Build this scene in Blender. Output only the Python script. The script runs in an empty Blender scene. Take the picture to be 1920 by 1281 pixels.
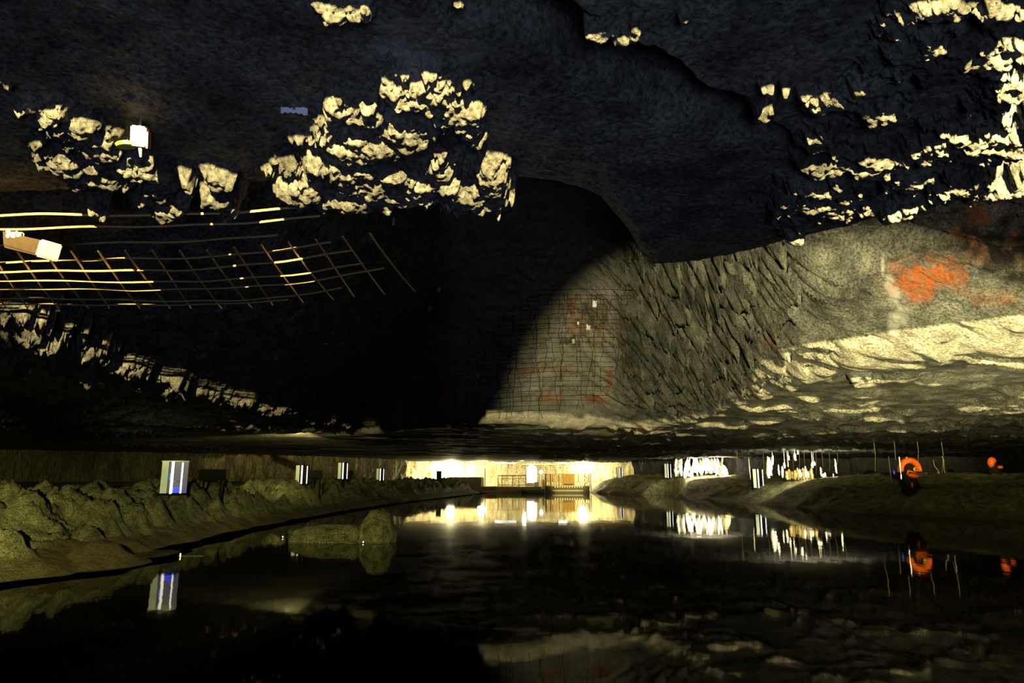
import bpy, bmesh, math, random
import numpy as np
from mathutils import Vector, Matrix

random.seed(7)
C = bpy.context.scene.collection
scene = bpy.context.scene

# ---------------------------------------------------------------- camera
F = 1280.0
P = math.atan(252.5 / 1280.0)
CP, SP = math.cos(P), math.sin(P)
CAMZ = 1.5
cam_d = bpy.data.cameras.new('camera')
cam_d.sensor_width = 36.0
cam_d.lens = 24.0
cam_d.clip_end = 300
cam = bpy.data.objects.new('camera', cam_d)
C.objects.link(cam)
cam.location = (0, 0, CAMZ)
cam.rotation_euler = (math.pi / 2 + P, 0, 0)
scene.camera = cam

# ---------------------------------------------------------------- view + world
scene.view_settings.view_transform = 'Standard'
scene.view_settings.look = 'None'
scene.view_settings.exposure = 0.0
scene.view_settings.gamma = 1.0
scene.cycles.caustics_reflective = False
scene.cycles.caustics_refractive = False
scene.view_settings.use_curve_mapping = False
w = bpy.data.worlds.new('world')
scene.world = w
w.use_nodes = True
w.node_tree.nodes['Background'].inputs[0].default_value = (0.35, 0.5, 1.0, 1)
w.node_tree.nodes['Background'].inputs[1].default_value = 0.0003

# ---------------------------------------------------------------- lamps
# raking lamp: stands just under the roof behind the view and rakes along the rock
LX, LY, LZ, SLOPE = 0.5, -7.0, 2.78, 0.020

def line_z(y):
    return LZ + SLOPE * (y - LY)

def lamp(name, kind, loc, power, color, radius=0.05, aim=None, half=None, blend=0.3):
    d = bpy.data.lights.new(name, kind)
    d.energy = power
    d.color = color
    if kind == 'AREA':
        d.size = radius
    else:
        d.shadow_soft_size = radius
    if kind == 'SPOT':
        d.spot_size = 2 * math.radians(half)
        d.spot_blend = blend
    o = bpy.data.objects.new(name, d)
    C.objects.link(o)
    o.location = loc
    if aim is not None:
        o.rotation_euler = (Vector(aim) - Vector(loc)).to_track_quat('-Z', 'Y').to_euler()
    return o

lamp('raking_lamp', 'SPOT', (LX, LY, LZ), 66000, (1.0, 0.80, 0.35), 0.03, (LX + 1.2, 13, 0.2), 27, 0.15)
lamp('raking_lamp', 'SPOT', (LX + 0.3, LY, LZ), 110000, (1.0, 0.82, 0.36), 0.03, (8.5, 18, 2.2), 14, 0.5)  # second beam, added to brighten the streaks on the far roof
lamp('forward_fill', 'SPOT', (0.8, -1.0, 0.4), 12500, (1.0, 0.90, 0.46), 0.08, (6.4, 17, 1.35), 22, 0.3)  # unseen fill added for the hollow wall and the roof beyond
lamp('forward_fill', 'SPOT', (1.2, -0.8, 1.2), 600, (1.0, 0.88, 0.55), 0.08, (6.4, 9, 3.6), 15, 0.6)  # weaker unseen fill added for the upper right wall
for (tx, ty, tz) in ((-11.5, 13, 0.5), (-8.2, 15, 0.35), (-4.6, 15, 0.1)):
    lamp('bank_fill', 'SPOT', (-1.2, -0.5, 1.9), 7800, (1.0, 0.92, 0.36), 0.05, (tx, ty, tz), 9.5, 0.7)  # unseen fills added to brighten the left bank and islet
lamp('bank_fill', 'SPOT', (1.5, -0.6, 1.9), 4200, (1.0, 0.93, 0.40), 0.05, (14, 24, 0.2), 18, 0.9)  # one more unseen fill, added for the right bank
lamp('wall_fill', 'SPOT', (-7.0, 24.0, 2.5), 900, (1.0, 0.86, 0.34), 0.1, (-21, 44, 2.7), 34, 0.7)  # unseen fill added to lift the dark left wall
lamp('cool_fill_lamp', 'AREA', (0.3, -2.0, 0.5), 85, (0.46, 0.56, 0.92), 1.2, (0.3, 2.5, 3.0))
# the lit landing at the far end
for (x, y, z, e, r) in [(-6.4, 72.6, 1.9, 1700, 0.45), (-3.1, 72.2, 1.9, 650, 0.45), (7.3, 72.4, 2.2, 1000, 0.5), (1.2, 69.0, 2.6, 260, 0.2)]:
    lamp('landing_lamp', 'POINT', (x, y, z), e, (1.0, 0.84, 0.45), r)
lamp('pen_fill', 'SPOT', (6.0, 55.0, 0.9), 3500, (1.0, 0.80, 0.36), 0.1, (5.2, 63.6, 1.3), 14, 0.6)  # unseen fill added in front so the pen is no silhouette
for x in (13.6, 15.0, 16.4):
    lamp('crystal_lamp', 'AREA', (x, 53.4, 1.95), 230, (1.0, 0.90, 0.70), 0.35, (x, 60, 2.1))
for x in (14.9, 16.4, 17.9):
    lamp('grotto_lamp', 'AREA', (x, 37.6, 2.05), 100, (1.0, 0.90, 0.70), 0.25, (x, 45, 2.2))
lamp('roof_fill', 'SPOT', (6.0, 2.0, 0.4), 4500, (1.0, 0.88, 0.42), 0.08, (10.0, 20, 5.2), 13, 0.7)  # unseen fill added to brighten the flat far roof

# ---------------------------------------------------------------- pixel helpers (reference frame 1920 x 1281)
def ray(u, v):
    a = (u - 960.0) / F
    b = (640.5 - v) / F
    return a, CP - b * SP, SP + b * CP

def at_y(u, v, y):
    dx, dy, dz = ray(u, v)
    t = y / dy
    return Vector((dx * t, y, CAMZ + dz * t))

def at_z(u, v, z):
    dx, dy, dz = ray(u, v)
    t = (z - CAMZ) / dz
    return Vector((dx * t, dy * t, z))

def at_line(u, v):
    """where a view ray meets the plane of the raking light"""
    dx, dy, dz = ray(u, v)
    t = (LZ - SLOPE * LY - CAMZ) / (dz - SLOPE * dy)
    return Vector((dx * t, dy * t, CAMZ + dz * t))

# ---------------------------------------------------------------- numpy noise
def _hash(ix, iy, seed):
    h = (ix.astype(np.int64) * 374761393 + iy.astype(np.int64) * 668265263 + seed * 1442695041) & 0xFFFFFFFF
    h = ((h ^ (h >> 13)) * 1274126177) & 0xFFFFFFFF
    h = (h ^ (h >> 16)) & 0xFFFFFFFF
    return h

def perlin(x, y, seed=0):
    x0 = np.floor(x); y0 = np.floor(y)
    fx = x - x0; fy = y - y0
    u = fx * fx * fx * (fx * (fx * 6 - 15) + 10)
    v = fy * fy * fy * (fy * (fy * 6 - 15) + 10)
    def g(i, j):
        a = _hash(x0 + i, y0 + j, seed).astype(np.float64) * (2 * math.pi / 4294967296.0)
        return np.cos(a) * (fx - i) + np.sin(a) * (fy - j)
    n0 = g(0, 0) * (1 - u) + g(1, 0) * u
    n1 = g(0, 1) * (1 - u) + g(1, 1) * u
    return (n0 * (1 - v) + n1 * v) * 1.5

def fbm(x, y, octv=4, seed=0, gain=0.5):
    s = 0; a = 1.0; f = 1.0
    for k in range(octv):
        s = s + a * perlin(x * f + 13.7 * k, y * f - 7.3 * k, seed + k)
        a *= gain; f *= 2.03
    return s

def worley(x, y, seed=0):
    x0 = np.floor(x); y0 = np.floor(y)
    best = np.full(np.shape(x), 9.0)
    for i in (-1, 0, 1):
        for j in (-1, 0, 1):
            cx = x0 + i; cy = y0 + j
            h = _hash(cx, cy, seed)
            px = cx + (h & 0xFFFF) / 65536.0
            py = cy + ((h >> 16) & 0xFFFF) / 65536.0
            d = (x - px) ** 2 + (y - py) ** 2
            best = np.minimum(best, d)
    return np.sqrt(best)

def lumps(x, y, seed=0):
    """rounded lumps, 0..1"""
    return np.clip(1 - worley(x, y, seed) ** 2 * 1.25, 0, 1)

def smooth(a, b, t):
    t = np.clip((t - a) / (b - a), 0, 1)
    return t * t * (3 - 2 * t)

# ---------------------------------------------------------------- materials
def newmat(name):
    m = bpy.data.materials.new(name)
    m.use_nodes = True
    nt = m.node_tree
    return m, nt, nt.nodes['Principled BSDF']

def flat(name, col, rough=0.6, metal=0.0, emis=None, estr=0.0, var=0.12, scale=30, trans=0.0, spec=0.5):
    m, nt, b = newmat(name)
    nz = nt.nodes.new('ShaderNodeTexNoise'); nz.inputs['Scale'].default_value = scale; nz.inputs['Detail'].default_value = 4
    tc = nt.nodes.new('ShaderNodeTexCoord'); nt.links.new(tc.outputs['Object'], nz.inputs['Vector'])
    mx = nt.nodes.new('ShaderNodeMix'); mx.data_type = 'RGBA'
    mx.inputs['A'].default_value = tuple(c * (1 - var) for c in col) + (1,)
    mx.inputs['B'].default_value = tuple(min(1, c * (1 + var)) for c in col) + (1,)
    nt.links.new(nz.outputs['Fac'], mx.inputs['Factor'])
    nt.links.new(mx.outputs['Result'], b.inputs['Base Color'])
    b.inputs['Roughness'].default_value = rough
    b.inputs['Metallic'].default_value = metal
    b.inputs['Specular IOR Level'].default_value = spec
    if trans:
        b.inputs['Transmission Weight'].default_value = trans
    if emis:
        b.inputs['Emission Color'].default_value = tuple(emis) + (1,)
        b.inputs['Emission Strength'].default_value = estr
    return m

def rock_mat(name, dark, light, sc=3.0, bump=0.6, bdist=0.03, rough=0.62, attr=True, rib=False, spec=0.35):
    m, nt, b = newmat(name)
    N = nt.nodes; L = nt.links
    tc = N.new('ShaderNodeTexCoord')
    n1 = N.new('ShaderNodeTexNoise'); n1.inputs['Scale'].default_value = sc; n1.inputs['Detail'].default_value = 10; n1.inputs['Roughness'].default_value = 0.65
    n2 = N.new('ShaderNodeTexNoise'); n2.inputs['Scale'].default_value = sc * 11; n2.inputs['Detail'].default_value = 8; n2.inputs['Roughness'].default_value = 0.7
    src = tc.outputs['Object']
    if rib:
        mp = N.new('ShaderNodeMapping'); mp.inputs['Scale'].default_value = (1, 1, 0.12)
        L.new(src, mp.inputs['Vector']); src = mp.outputs['Vector']
    for n in (n1, n2):
        L.new(src, n.inputs['Vector'])
    cr = N.new('ShaderNodeValToRGB')
    cr.color_ramp.elements[0].position = 0.32; cr.color_ramp.elements[0].color = tuple(dark) + (1,)
    cr.color_ramp.elements[1].position = 0.66; cr.color_ramp.elements[1].color = tuple(light) + (1,)
    L.new(n1.outputs['Fac'], cr.inputs['Fac'])
    mul = N.new('ShaderNodeMix'); mul.data_type = 'RGBA'; mul.blend_type = 'OVERLAY'; mul.inputs['Factor'].default_value = 1.0
    L.new(cr.outputs['Color'], mul.inputs['A']); L.new(n2.outputs['Color'], mul.inputs['B'])
    ct = N.new('ShaderNodeMapRange'); ct.inputs['From Min'].default_value = 0.36; ct.inputs['From Max'].default_value = 0.62; ct.inputs['To Min'].default_value = 0.12; ct.inputs['To Max'].default_value = 0.85
    L.new(n2.outputs['Fac'], ct.inputs['Value']); L.new(ct.outputs['Result'], mul.inputs['B'])
    col = mul.outputs['Result']
    if attr:
        for nm, cc in (('pale', (0.50, 0.48, 0.42)), ('rust', (0.50, 0.12, 0.015)), ('dark_patch', (0.018, 0.014, 0.010)), ('mud', (0.10, 0.065, 0.022))):
            at = N.new('ShaderNodeAttribute'); at.attribute_name = nm
            mm = N.new('ShaderNodeMix'); mm.data_type = 'RGBA'
            L.new(at.outputs['Fac'], mm.inputs['Factor'])
            L.new(col, mm.inputs['A']); mm.inputs['B'].default_value = cc + (1,)
            col = mm.outputs['Result']
    L.new(col, b.inputs['Base Color'])
    b.inputs['Roughness'].default_value = rough
    b.inputs['Specular IOR Level'].default_value = spec
    vo = N.new('ShaderNodeTexVoronoi'); vo.inputs['Scale'].default_value = sc * 5.5; L.new(src, vo.inputs['Vector'])
    v2 = N.new('ShaderNodeTexNoise'); v2.inputs['Scale'].default_value = sc * 3.2; v2.inputs['Detail'].default_value = 9; v2.inputs['Roughness'].default_value = 0.72; L.new(src, v2.inputs['Vector'])
    L.new(v2.outputs['Color'], vo.inputs['Vector']) if False else None
    bp = N.new('ShaderNodeBump'); bp.inputs['Strength'].default_value = bump; bp.inputs['Distance'].default_value = bdist
    ad = N.new('ShaderNodeMath'); ad.operation = 'ADD'; a2 = N.new('ShaderNodeMath'); a2.operation = 'MULTIPLY_ADD'
    L.new(v2.outputs['Fac'], ad.inputs[0]); L.new(n2.outputs['Fac'], ad.inputs[1])
    L.new(vo.outputs['Distance'], a2.inputs[0]); a2.inputs[1].default_value = -0.5; L.new(ad.outputs[0], a2.inputs[2])
    L.new(a2.outputs[0], bp.inputs['Height']); L.new(bp.outputs['Normal'], b.inputs['Normal'])
    return m

M = {}
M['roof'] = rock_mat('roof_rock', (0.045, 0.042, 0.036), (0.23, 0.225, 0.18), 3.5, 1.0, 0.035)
M['bank'] = rock_mat('bank_rock', (0.05, 0.05, 0.022), (0.34, 0.34, 0.15), 3.5, 1.0, 0.07)
M['wall'] = rock_mat('wall_rock', (0.05, 0.045, 0.025), (0.20, 0.18, 0.09), 1.6, 0.9, 0.10, attr=False, rib=True)
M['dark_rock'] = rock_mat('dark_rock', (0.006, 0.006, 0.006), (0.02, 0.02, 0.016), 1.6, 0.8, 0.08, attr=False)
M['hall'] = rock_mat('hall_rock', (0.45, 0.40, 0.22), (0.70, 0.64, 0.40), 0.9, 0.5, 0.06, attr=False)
M['crystal'] = rock_mat('salt_crystal', (0.72, 0.66, 0.50), (0.92, 0.90, 0.82), 4.0, 0.4, 0.02, attr=False, rib=True)
M['tan_crystal'] = rock_mat('tan_salt_crystal', (0.35, 0.24, 0.06), (0.55, 0.42, 0.14), 4.0, 0.4, 0.02, attr=False, rib=True)
M['rust_wire'] = flat('rusty_wire', (0.62, 0.40, 0.16), 0.45, 0.2, var=0.3, scale=60)
M['dark_wire'] = flat('dark_wire', (0.05, 0.045, 0.035), 0.6, 0.3)
M['white_plastic'] = flat('white_plastic', (0.42, 0.36, 0.36), 0.4, var=0.05)
M['pink_plastic'] = flat('pink_plastic', (0.75, 0.25, 0.25), 0.4)
M['yellow_plastic'] = flat('yellow_plastic', (0.55, 0.52, 0.05), 0.4, var=0.05)
M['timber'] = flat('old_timber', (0.05, 0.030, 0.011), 0.8, var=0.45, scale=25)
M['pale_end'] = flat('pale_wood_end', (0.36, 0.38, 0.30), 0.6, var=0.06)
M['tag'] = flat('grey_green_tag', (0.42, 0.60, 0.55), 0.4, var=0.1)
M['plate'] = flat('bluish_steel_plate', (0.80, 0.90, 0.98), 0.4, 0.0)
M['steel'] = flat('bolt_steel', (0.26, 0.27, 0.25), 0.35, 0.6)
M['black'] = flat('black_paint', (0.008, 0.008, 0.009), 0.8, spec=0.05)
M['panel'] = flat('pale_green_panel', (0.50, 0.55, 0.34), 0.4, emis=(0.62, 0.68, 0.36), estr=0.28, var=0.2, scale=8)
M['grey_panel'] = flat('violet_grey_glass', (0.20, 0.19, 0.26), 0.15, emis=(0.5, 0.5, 0.7), estr=0.03)
M['white_glow'] = flat('glowing_white', (0.9, 0.9, 0.85), 0.3, emis=(1.0, 0.98, 0.85), estr=1.3)
M['blue_glow'] = flat('blue_lit_glass', (0.05, 0.08, 0.7), 0.2, emis=(0.06, 0.10, 1.0), estr=0.9)
M['sky_glow'] = flat('light_blue_lit_glass', (0.05, 0.2, 0.7), 0.2, emis=(0.05, 0.25, 0.85), estr=0.5)
M['orange_cloth'] = flat('orange_cloth', (0.72, 0.11, 0.004), 0.6, emis=(1.0, 0.22, 0.01), estr=0.0)
M['dark_cloth'] = flat('dark_green_cloth', (0.014, 0.014, 0.008), 0.9, spec=0.05)
M['dull'] = flat('dull_stone', (0.20, 0.20, 0.10), 0.8)
M['amber'] = flat('amber_glass', (0.55, 0.42, 0.08), 0.2)
M['wood'] = flat('yellow_boards', (0.52, 0.33, 0.03), 0.6, var=0.3, scale=8)
M['dark_wood'] = flat('dark_brown_boards', (0.14, 0.07, 0.02), 0.7)
M['deck'] = flat('deck_boards', (0.30, 0.26, 0.10), 0.7, var=0.3, scale=5)
M['cream'] = flat('cream_paint', (0.78, 0.68, 0.36), 0.6, var=0.08, scale=2)
M['rail'] = flat('cream_rail_paint', (0.50, 0.40, 0.12), 0.5)
M['concrete'] = flat('mossy_concrete', (0.12, 0.12, 0.07), 0.8, var=0.3, scale=3)
M['boat'] = flat('grey_boat_hull', (0.16, 0.18, 0.16), 0.5)
M['lamp_glass'] = flat('lit_lamp_glass', (1, 1, 1), 0.3, emis=(1.0, 0.95, 0.82), estr=4.0)
M['warm_lamp'] = flat('lit_warm_lamp', (1, 0.9, 0.5), 0.3, emis=(1.0, 0.80, 0.30), estr=2.0)
M['ring'] = flat('white_ring', (0.88, 0.86, 0.70), 0.5)
M['red'] = flat('red_band', (0.6, 0.08, 0.03), 0.5)
M['rope'] = flat('grey_rope', (0.06, 0.058, 0.045), 0.8)

def water_mat():
    m, nt, b = newmat('lake_water')
    b.inputs['Base Color'].default_value = (0.004, 0.0035, 0.0015, 1)
    b.inputs['Roughness'].default_value = 0.035
    b.inputs['IOR'].default_value = 1.333
    b.inputs['Specular IOR Level'].default_value = 0.12
    N = nt.nodes; L = nt.links
    tc = N.new('ShaderNodeTexCoord')
    mp = N.new('ShaderNodeMapping'); mp.inputs['Scale'].default_value = (1.2, 0.5, 1)
    L.new(tc.outputs['Object'], mp.inputs['Vector'])
    n = N.new('ShaderNodeTexNoise'); n.inputs['Scale'].default_value = 1.3; n.inputs['Detail'].default_value = 3
    L.new(mp.outputs['Vector'], n.inputs['Vector'])
    bp = N.new('ShaderNodeBump'); bp.inputs['Strength'].default_value = 0.06; bp.inputs['Distance'].default_value = 0.05
    L.new(n.outputs['Fac'], bp.inputs['Height']); L.new(bp.outputs['Normal'], b.inputs['Normal'])
    return m
M['water'] = water_mat()

# ---------------------------------------------------------------- object helpers
def grid_mesh(name, X, Y, Z, mat, flip=False, attrs=None, extra=None):
    R, K = X.shape
    co = np.stack([X, Y, Z], -1).reshape(-1, 3)
    idx = np.arange(R * K).reshape(R, K)
    a = idx[:-1, :-1].ravel(); b = idx[:-1, 1:].ravel(); c = idx[1:, 1:].ravel(); d = idx[1:, :-1].ravel()
    q = np.stack([a, d, c, b] if flip else [a, b, c, d], -1)
    if extra is not None:
        X2, Y2, Z2 = extra
        base = len(co)
        co = np.concatenate([co, np.stack([X2, Y2, Z2], -1).reshape(-1, 3)])
        R2, K2 = X2.shape
        idx = np.arange(R2 * K2).reshape(R2, K2) + base
        a = idx[:-1, :-1].ravel(); b = idx[:-1, 1:].ravel(); c = idx[1:, 1:].ravel(); d = idx[1:, :-1].ravel()
        q = np.concatenate([q, np.stack([a, d, c, b] if flip else [a, b, c, d], -1)])
    me = bpy.data.meshes.new(name)
    nf = len(q)
    me.vertices.add(len(co)); me.vertices.foreach_set('co', co.astype(np.float32).ravel())
    me.loops.add(nf * 4); me.loops.foreach_set('vertex_index', q.astype(np.int32).ravel())
    me.polygons.add(nf)
    me.polygons.foreach_set('loop_start', np.arange(0, nf * 4, 4, dtype=np.int32))
    me.polygons.foreach_set('use_smooth', np.ones(nf, dtype=bool))
    me.update(calc_edges=True)
    for nm, arr in (attrs or {}).items():
        at = me.attributes.new(nm, 'FLOAT', 'POINT')
        full = np.zeros(len(co), dtype=np.float32)
        full[:arr.size] = arr.ravel()
        at.data.foreach_set('value', full)
    me.materials.append(mat)
    o = bpy.data.objects.new(name, me)
    C.objects.link(o)
    return o

def obj(name, bm, mat, parent=None, smoothit=False):
    me = bpy.data.meshes.new(name)
    bmesh.ops.recalc_face_normals(bm, faces=bm.faces)
    bm.to_mesh(me); bm.free()
    if smoothit:
        for p in me.polygons:
            p.use_smooth = True
    me.materials.append(mat)
    o = bpy.data.objects.new(name, me)
    C.objects.link(o)
    if parent is not None:
        o.parent = parent
    return o

def thing(name, label, cat, loc=(0, 0, 0), rz=0.0, group=None, rot=None):
    o = bpy.data.objects.new(name, None)
    C.objects.link(o)
    o.location = loc
    o.rotation_euler = rot if rot is not None else (0, 0, rz)
    o['label'] = label; o['category'] = cat; o['kind'] = 'thing'
    if group:
        o['group'] = group
    return o

def tag(o, label, cat, group=None, kind=None):
    o['label'] = label; o['category'] = cat; o['kind'] = 'thing'
    if group:
        o['group'] = group
    if kind:
        o['kind'] = kind
    return o

def box(bm, c, s, rot=None, bev=0.0):
    r = bmesh.ops.create_cube(bm, size=1)
    vs = r['verts']
    bmesh.ops.scale(bm, vec=s, verts=vs)
    if bev:
        es = list({e for v in vs for e in v.link_edges})
        rr = bmesh.ops.bevel(bm, geom=es, offset=bev, segments=2, affect='EDGES')
        vs = [v for v in rr['verts']] if rr['verts'] else vs
        vs = list({v for f in rr['faces'] for v in f.verts} | set(x for x in vs if x.is_valid))
    if rot is not None:
        bmesh.ops.rotate(bm, cent=(0, 0, 0), matrix=rot, verts=vs)
    bmesh.ops.translate(bm, vec=c, verts=vs)
    return vs

def tube(bm, pts, r, seg=6, cap=True):
    """a swept tube; r a number or a list"""
    pts = [Vector(p) for p in pts]
    rings = []
    for i, p in enumerate(pts):
        t = (pts[min(i + 1, len(pts) - 1)] - pts[max(i - 1, 0)])
        if t.length < 1e-9:
            t = Vector((0, 0, 1))
        t.normalize()
        up = Vector((0, 0, 1)) if abs(t.z) < 0.9 else Vector((0, 1, 0))
        a = t.cross(up).normalized(); b = a.cross(t).normalized()
        rr = r[i] if isinstance(r, (list, tuple)) else r
        rings.append([bm.verts.new(p + (a * math.cos(2 * math.pi * k / seg) + b * math.sin(2 * math.pi * k / seg)) * rr) for k in range(seg)])
    for i in range(len(rings) - 1):
        for k in range(seg):
            bm.faces.new((rings[i][k], rings[i][(k + 1) % seg], rings[i + 1][(k + 1) % seg], rings[i + 1][k]))
    if cap:
        bm.faces.new(rings[0]); bm.faces.new(rings[-1][::-1])

def lumpy(bm, c, s, sub=3, amp=0.15, fr=2.0, seed=0):
    from mathutils import noise
    r = bmesh.ops.create_icosphere(bm, subdivisions=sub, radius=1.0)
    for v in r['verts']:
        n = noise.fractal(v.co * fr + Vector((seed * 3.1, seed * 1.7, 0)), 0.8, 2.0, 4)
        w_ = noise.cell_vector(v.co * fr * 0.8 + Vector((seed, 0, 0)))
        k = 1 + amp * n + amp * 0.25 * (w_.x - 0.5)
        v.co = Vector((v.co.x * s[0], v.co.y * s[1], v.co.z * s[2])) * k + Vector(c)
    return r['verts']

# ================================================================= THE ROOF
def tab(pts):
    """pixel table -> sorted (s=x/y, y) arrays on the roof plane z"""
    xs = np.array([p[0] for p in pts]); ys = np.array([p[1] for p in pts])
    o = np.argsort(xs)
    return xs[o], ys[o]

def pix_tab(pix, z):
    out = []
    for (u, v) in pix:
        p = at_z(u, v, z)
        out.append((p.x / p.y, p.y))
    return tab(out)

NEAR_LIP = pix_tab([(-400, 405), (0, 395), (380, 380), (600, 368), (940, 366), (1060, 378), (1130, 402), (1185, 470), (1215, 528),
                    (1300, 524), (1400, 508), (1500, 482), (1640, 445), (1740, 400), (1920, 345), (2200, 280)], 3.0)
FOOT = pix_tab([(-400, 745), (0, 775), (300, 795), (500, 812), (640, 820), (720, 812), (800, 796), (980, 792), (1080, 802),
                (1180, 800), (1300, 785), (1400, 752), (1500, 712), (1600, 682), (1750, 664), (1920, 645), (2200, 610)], 3.0)
# how fast the far side of the hollow climbs, and how deep the hollow is, against s = x / y
KF = (np.array([-1.2, -0.36, -0.24, -0.14, -0.02, 0.10, 0.2, 0.3, 0.42, 0.6, 1.2]), np.array([0.05, 0.05, 0.12, 0.75, 0.85, 0.75, 0.45, 0.33, 0.45, 0.85, 1.0]))
CAPT = (np.array([-1.2, -0.40, -0.25, -0.10, 0.2, 0.6, 1.2]), np.array([0.30, 0.34, 0.8, 3.4, 3.6, 2.2, 1.8]))

# clumps of rock that hang down far enough to reach the raking light: (u, v, half-width, half-height, extra drop)
CLUMPS = [
    (130, 235, 60, 35, 0.017), (190, 262, 60, 40, 0.025), (130, 300, 40, 30, 0.036), (190, 320, 75, 22, 0.042), (290, 320, 28, 40, 0.042), (320, 370, 50, 14, 0.057),
    (238, 300, 28, 22, 0.036), (350, 320, 10, 18, 0.042), (412, 325, 24, 14, 0.043), (412, 358, 30, 20, 0.053), (185, 378, 16, 9, 0.059), (300, 345, 20, 30, 0.049),
    (655, 200, 34, 22, 0.039), (725, 160, 14, 28, 0.019), (790, 165, 70, 30, 0.022), (840, 190, 60, 35, 0.034), (700, 205, 28, 25, 0.041), (880, 225, 30, 25, 0.051),
    (760, 235, 90, 26, 0.056), (680, 260, 90, 35, 0.069), (640, 300, 90, 28, 0.089), (560, 330, 60, 22, 0.104), (740, 320, 80, 40, 0.099),
    (860, 335, 80, 35, 0.106), (920, 310, 30, 28, 0.094), (830, 285, 30, 25, 0.082), (640, 345, 90, 16, 0.112), (700, 350, 50, 18, 0.114),
    (640, 25, 40, 22, 0.006), (600, 12, 18, 14, 0.006), (690, 22, 14, 14, 0.006), (858, 6, 14, 8, 0.006),
    (1130, 66, 32, 9, 0.006), (1165, 74, 20, 12, 0.006), (1190, 66, 12, 14, 0.006), (1285, 42, 10, 9, 0.006), (1440, 165, 16, 9, 0.022), (1472, 168, 12, 8, 0.023), (1435, 208, 16, 14, 0.034),
    (1560, 190, 50, 20, 0.029), (1620, 175, 60, 20, 0.025), (1660, 210, 50, 18, 0.035), (1540, 255, 50, 18, 0.047), (1560, 300, 60, 20, 0.060), (1640, 300, 80, 25, 0.060),
    (1700, 320, 50, 25, 0.065), (1540, 345, 60, 18, 0.072), (1560, 372, 90, 24, 0.080), (1500, 370, 50, 20, 0.079), (1485, 425, 24, 8, 0.094), (1680, 375, 30, 18, 0.081), (1490, 400, 40, 12, 0.087),
    (1760, 260, 50, 40, 0.049), (1840, 250, 60, 50, 0.046), (1800, 330, 60, 30, 0.068), (1890, 330, 40, 25, 0.068), (1890, 260, 40, 30, 0.049), (1815, 355, 14, 10, 0.075),
    (1720, 100, 60, 50, 0.018), (1690, 40, 40, 40, 0.018), (1780, 20, 60, 30, 0.018), (1840, 110, 70, 40, 0.018), (1890, 165, 45, 40, 0.022), (1870, 15, 60, 20, 0.018), (1775, 130, 60, 25, 0.018), (1900, 90, 40, 30, 0.018),
    (5, 160, 12, 14, 0.006),
    # farther clumps on the left
    (20, 575, 60, 14, .02), (60, 612, 70, 16, .03), (40, 596, 40, 12, .02), (15, 640, 30, 5, .03), (165, 640, 30, 12, .03), (175, 668, 40, 8, .04), (200, 688, 60, 14, .05),
    (245, 672, 30, 9, .05), (305, 708, 50, 16, .05), (320, 695, 20, 8, .05), (387, 720, 18, 8, .06), (440, 735, 26, 9, .07), (485, 750, 50, 11, .08), (272, 750, 9, 5, .06),
    (100, 720, 18, 5, .05), (45, 683, 18, 4, .04), (185, 728, 40, 5, .05), (160, 740, 12, 4, .05), (620, 778, 40, 6, .08), (50, 760, 80, 12, .04), (180, 785, 110, 8, .05), (340, 815, 60, 5, .06),
]
# brown-red and white stains on the rock: (u, v, half-width, half-height, strength)
RUST = [(1735, 520, 62, 34, 1.0), (1720, 545, 45, 18, 1.0), (1785, 505, 35, 30, .7), (1835, 405, 28, 18, .9), (1800, 435, 30, 18, .55), (1830, 470, 30, 30, .5), (1900, 470, 30, 30, .5),
        (832, 742, 16, 20, .9), (1072, 578, 16, 14, .9), (1078, 615, 22, 22, .55), (1030, 748, 24, 10, .75), (1110, 748, 30, 8, .8), (1143, 712, 7, 22, .6),
        (1010, 694, 90, 8, .45), (1110, 600, 60, 45, .35), (950, 640, 90, 12, .2), (1450, 640, 20, 14, .35), (1870, 560, 60, 14, .3)]
DARK_PATCHES = [(1870, 465, 100, 60, 0.95), (1760, 455, 70, 30, .6), (1345, 590, 40, 30, .8), (1400, 650, 50, 20, .6), (1290, 560, 30, 20, .5), (1110, 590, 60, 30, .7), (1185, 650, 30, 60, .7), (1075, 640, 30, 12, .8), (1560, 560, 80, 40, .4)]  # darker brown-black patches of the rock
PALE = [(1655, 500, 3.5, 18, 1.0), (1668, 530, 10, 14, 1.0), (1678, 552, 11, 18, 1.0), (1688, 585, 15, 20, .9), (1675, 610, 12, 26, .5), (1000, 660, 70, 20, .25), (1080, 705, 70, 26, .35),
        (1000, 735, 110, 22, .25), (755, 95, 60, 55, .55), (740, 60, 40, 30, .35), (880, 95, 30, 30, .3), (1330, 600, 60, 40, .15)]

def smooth_tab(T, wd):
    xs = np.linspace(-1.3, 1.3, 1301); ys = np.interp(xs, *T)
    k = np.exp(-0.5 * (np.arange(-150, 151) * 0.002 / wd) ** 2); k /= k.sum()
    ys = np.convolve(np.pad(ys, 150, mode='edge'), k, 'valid')
    return xs, ys
NEAR_LIP = smooth_tab(NEAR_LIP, 0.008)
FOOT = smooth_tab(FOOT, 0.035)
KF = smooth_tab(KF, 0.05)
CAPT = smooth_tab(CAPT, 0.06)

def lip_y(s): return np.interp(s, NEAR_LIP[0], NEAR_LIP[1])
def foot_y(s): return np.interp(s, FOOT[0], FOOT[1])

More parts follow.
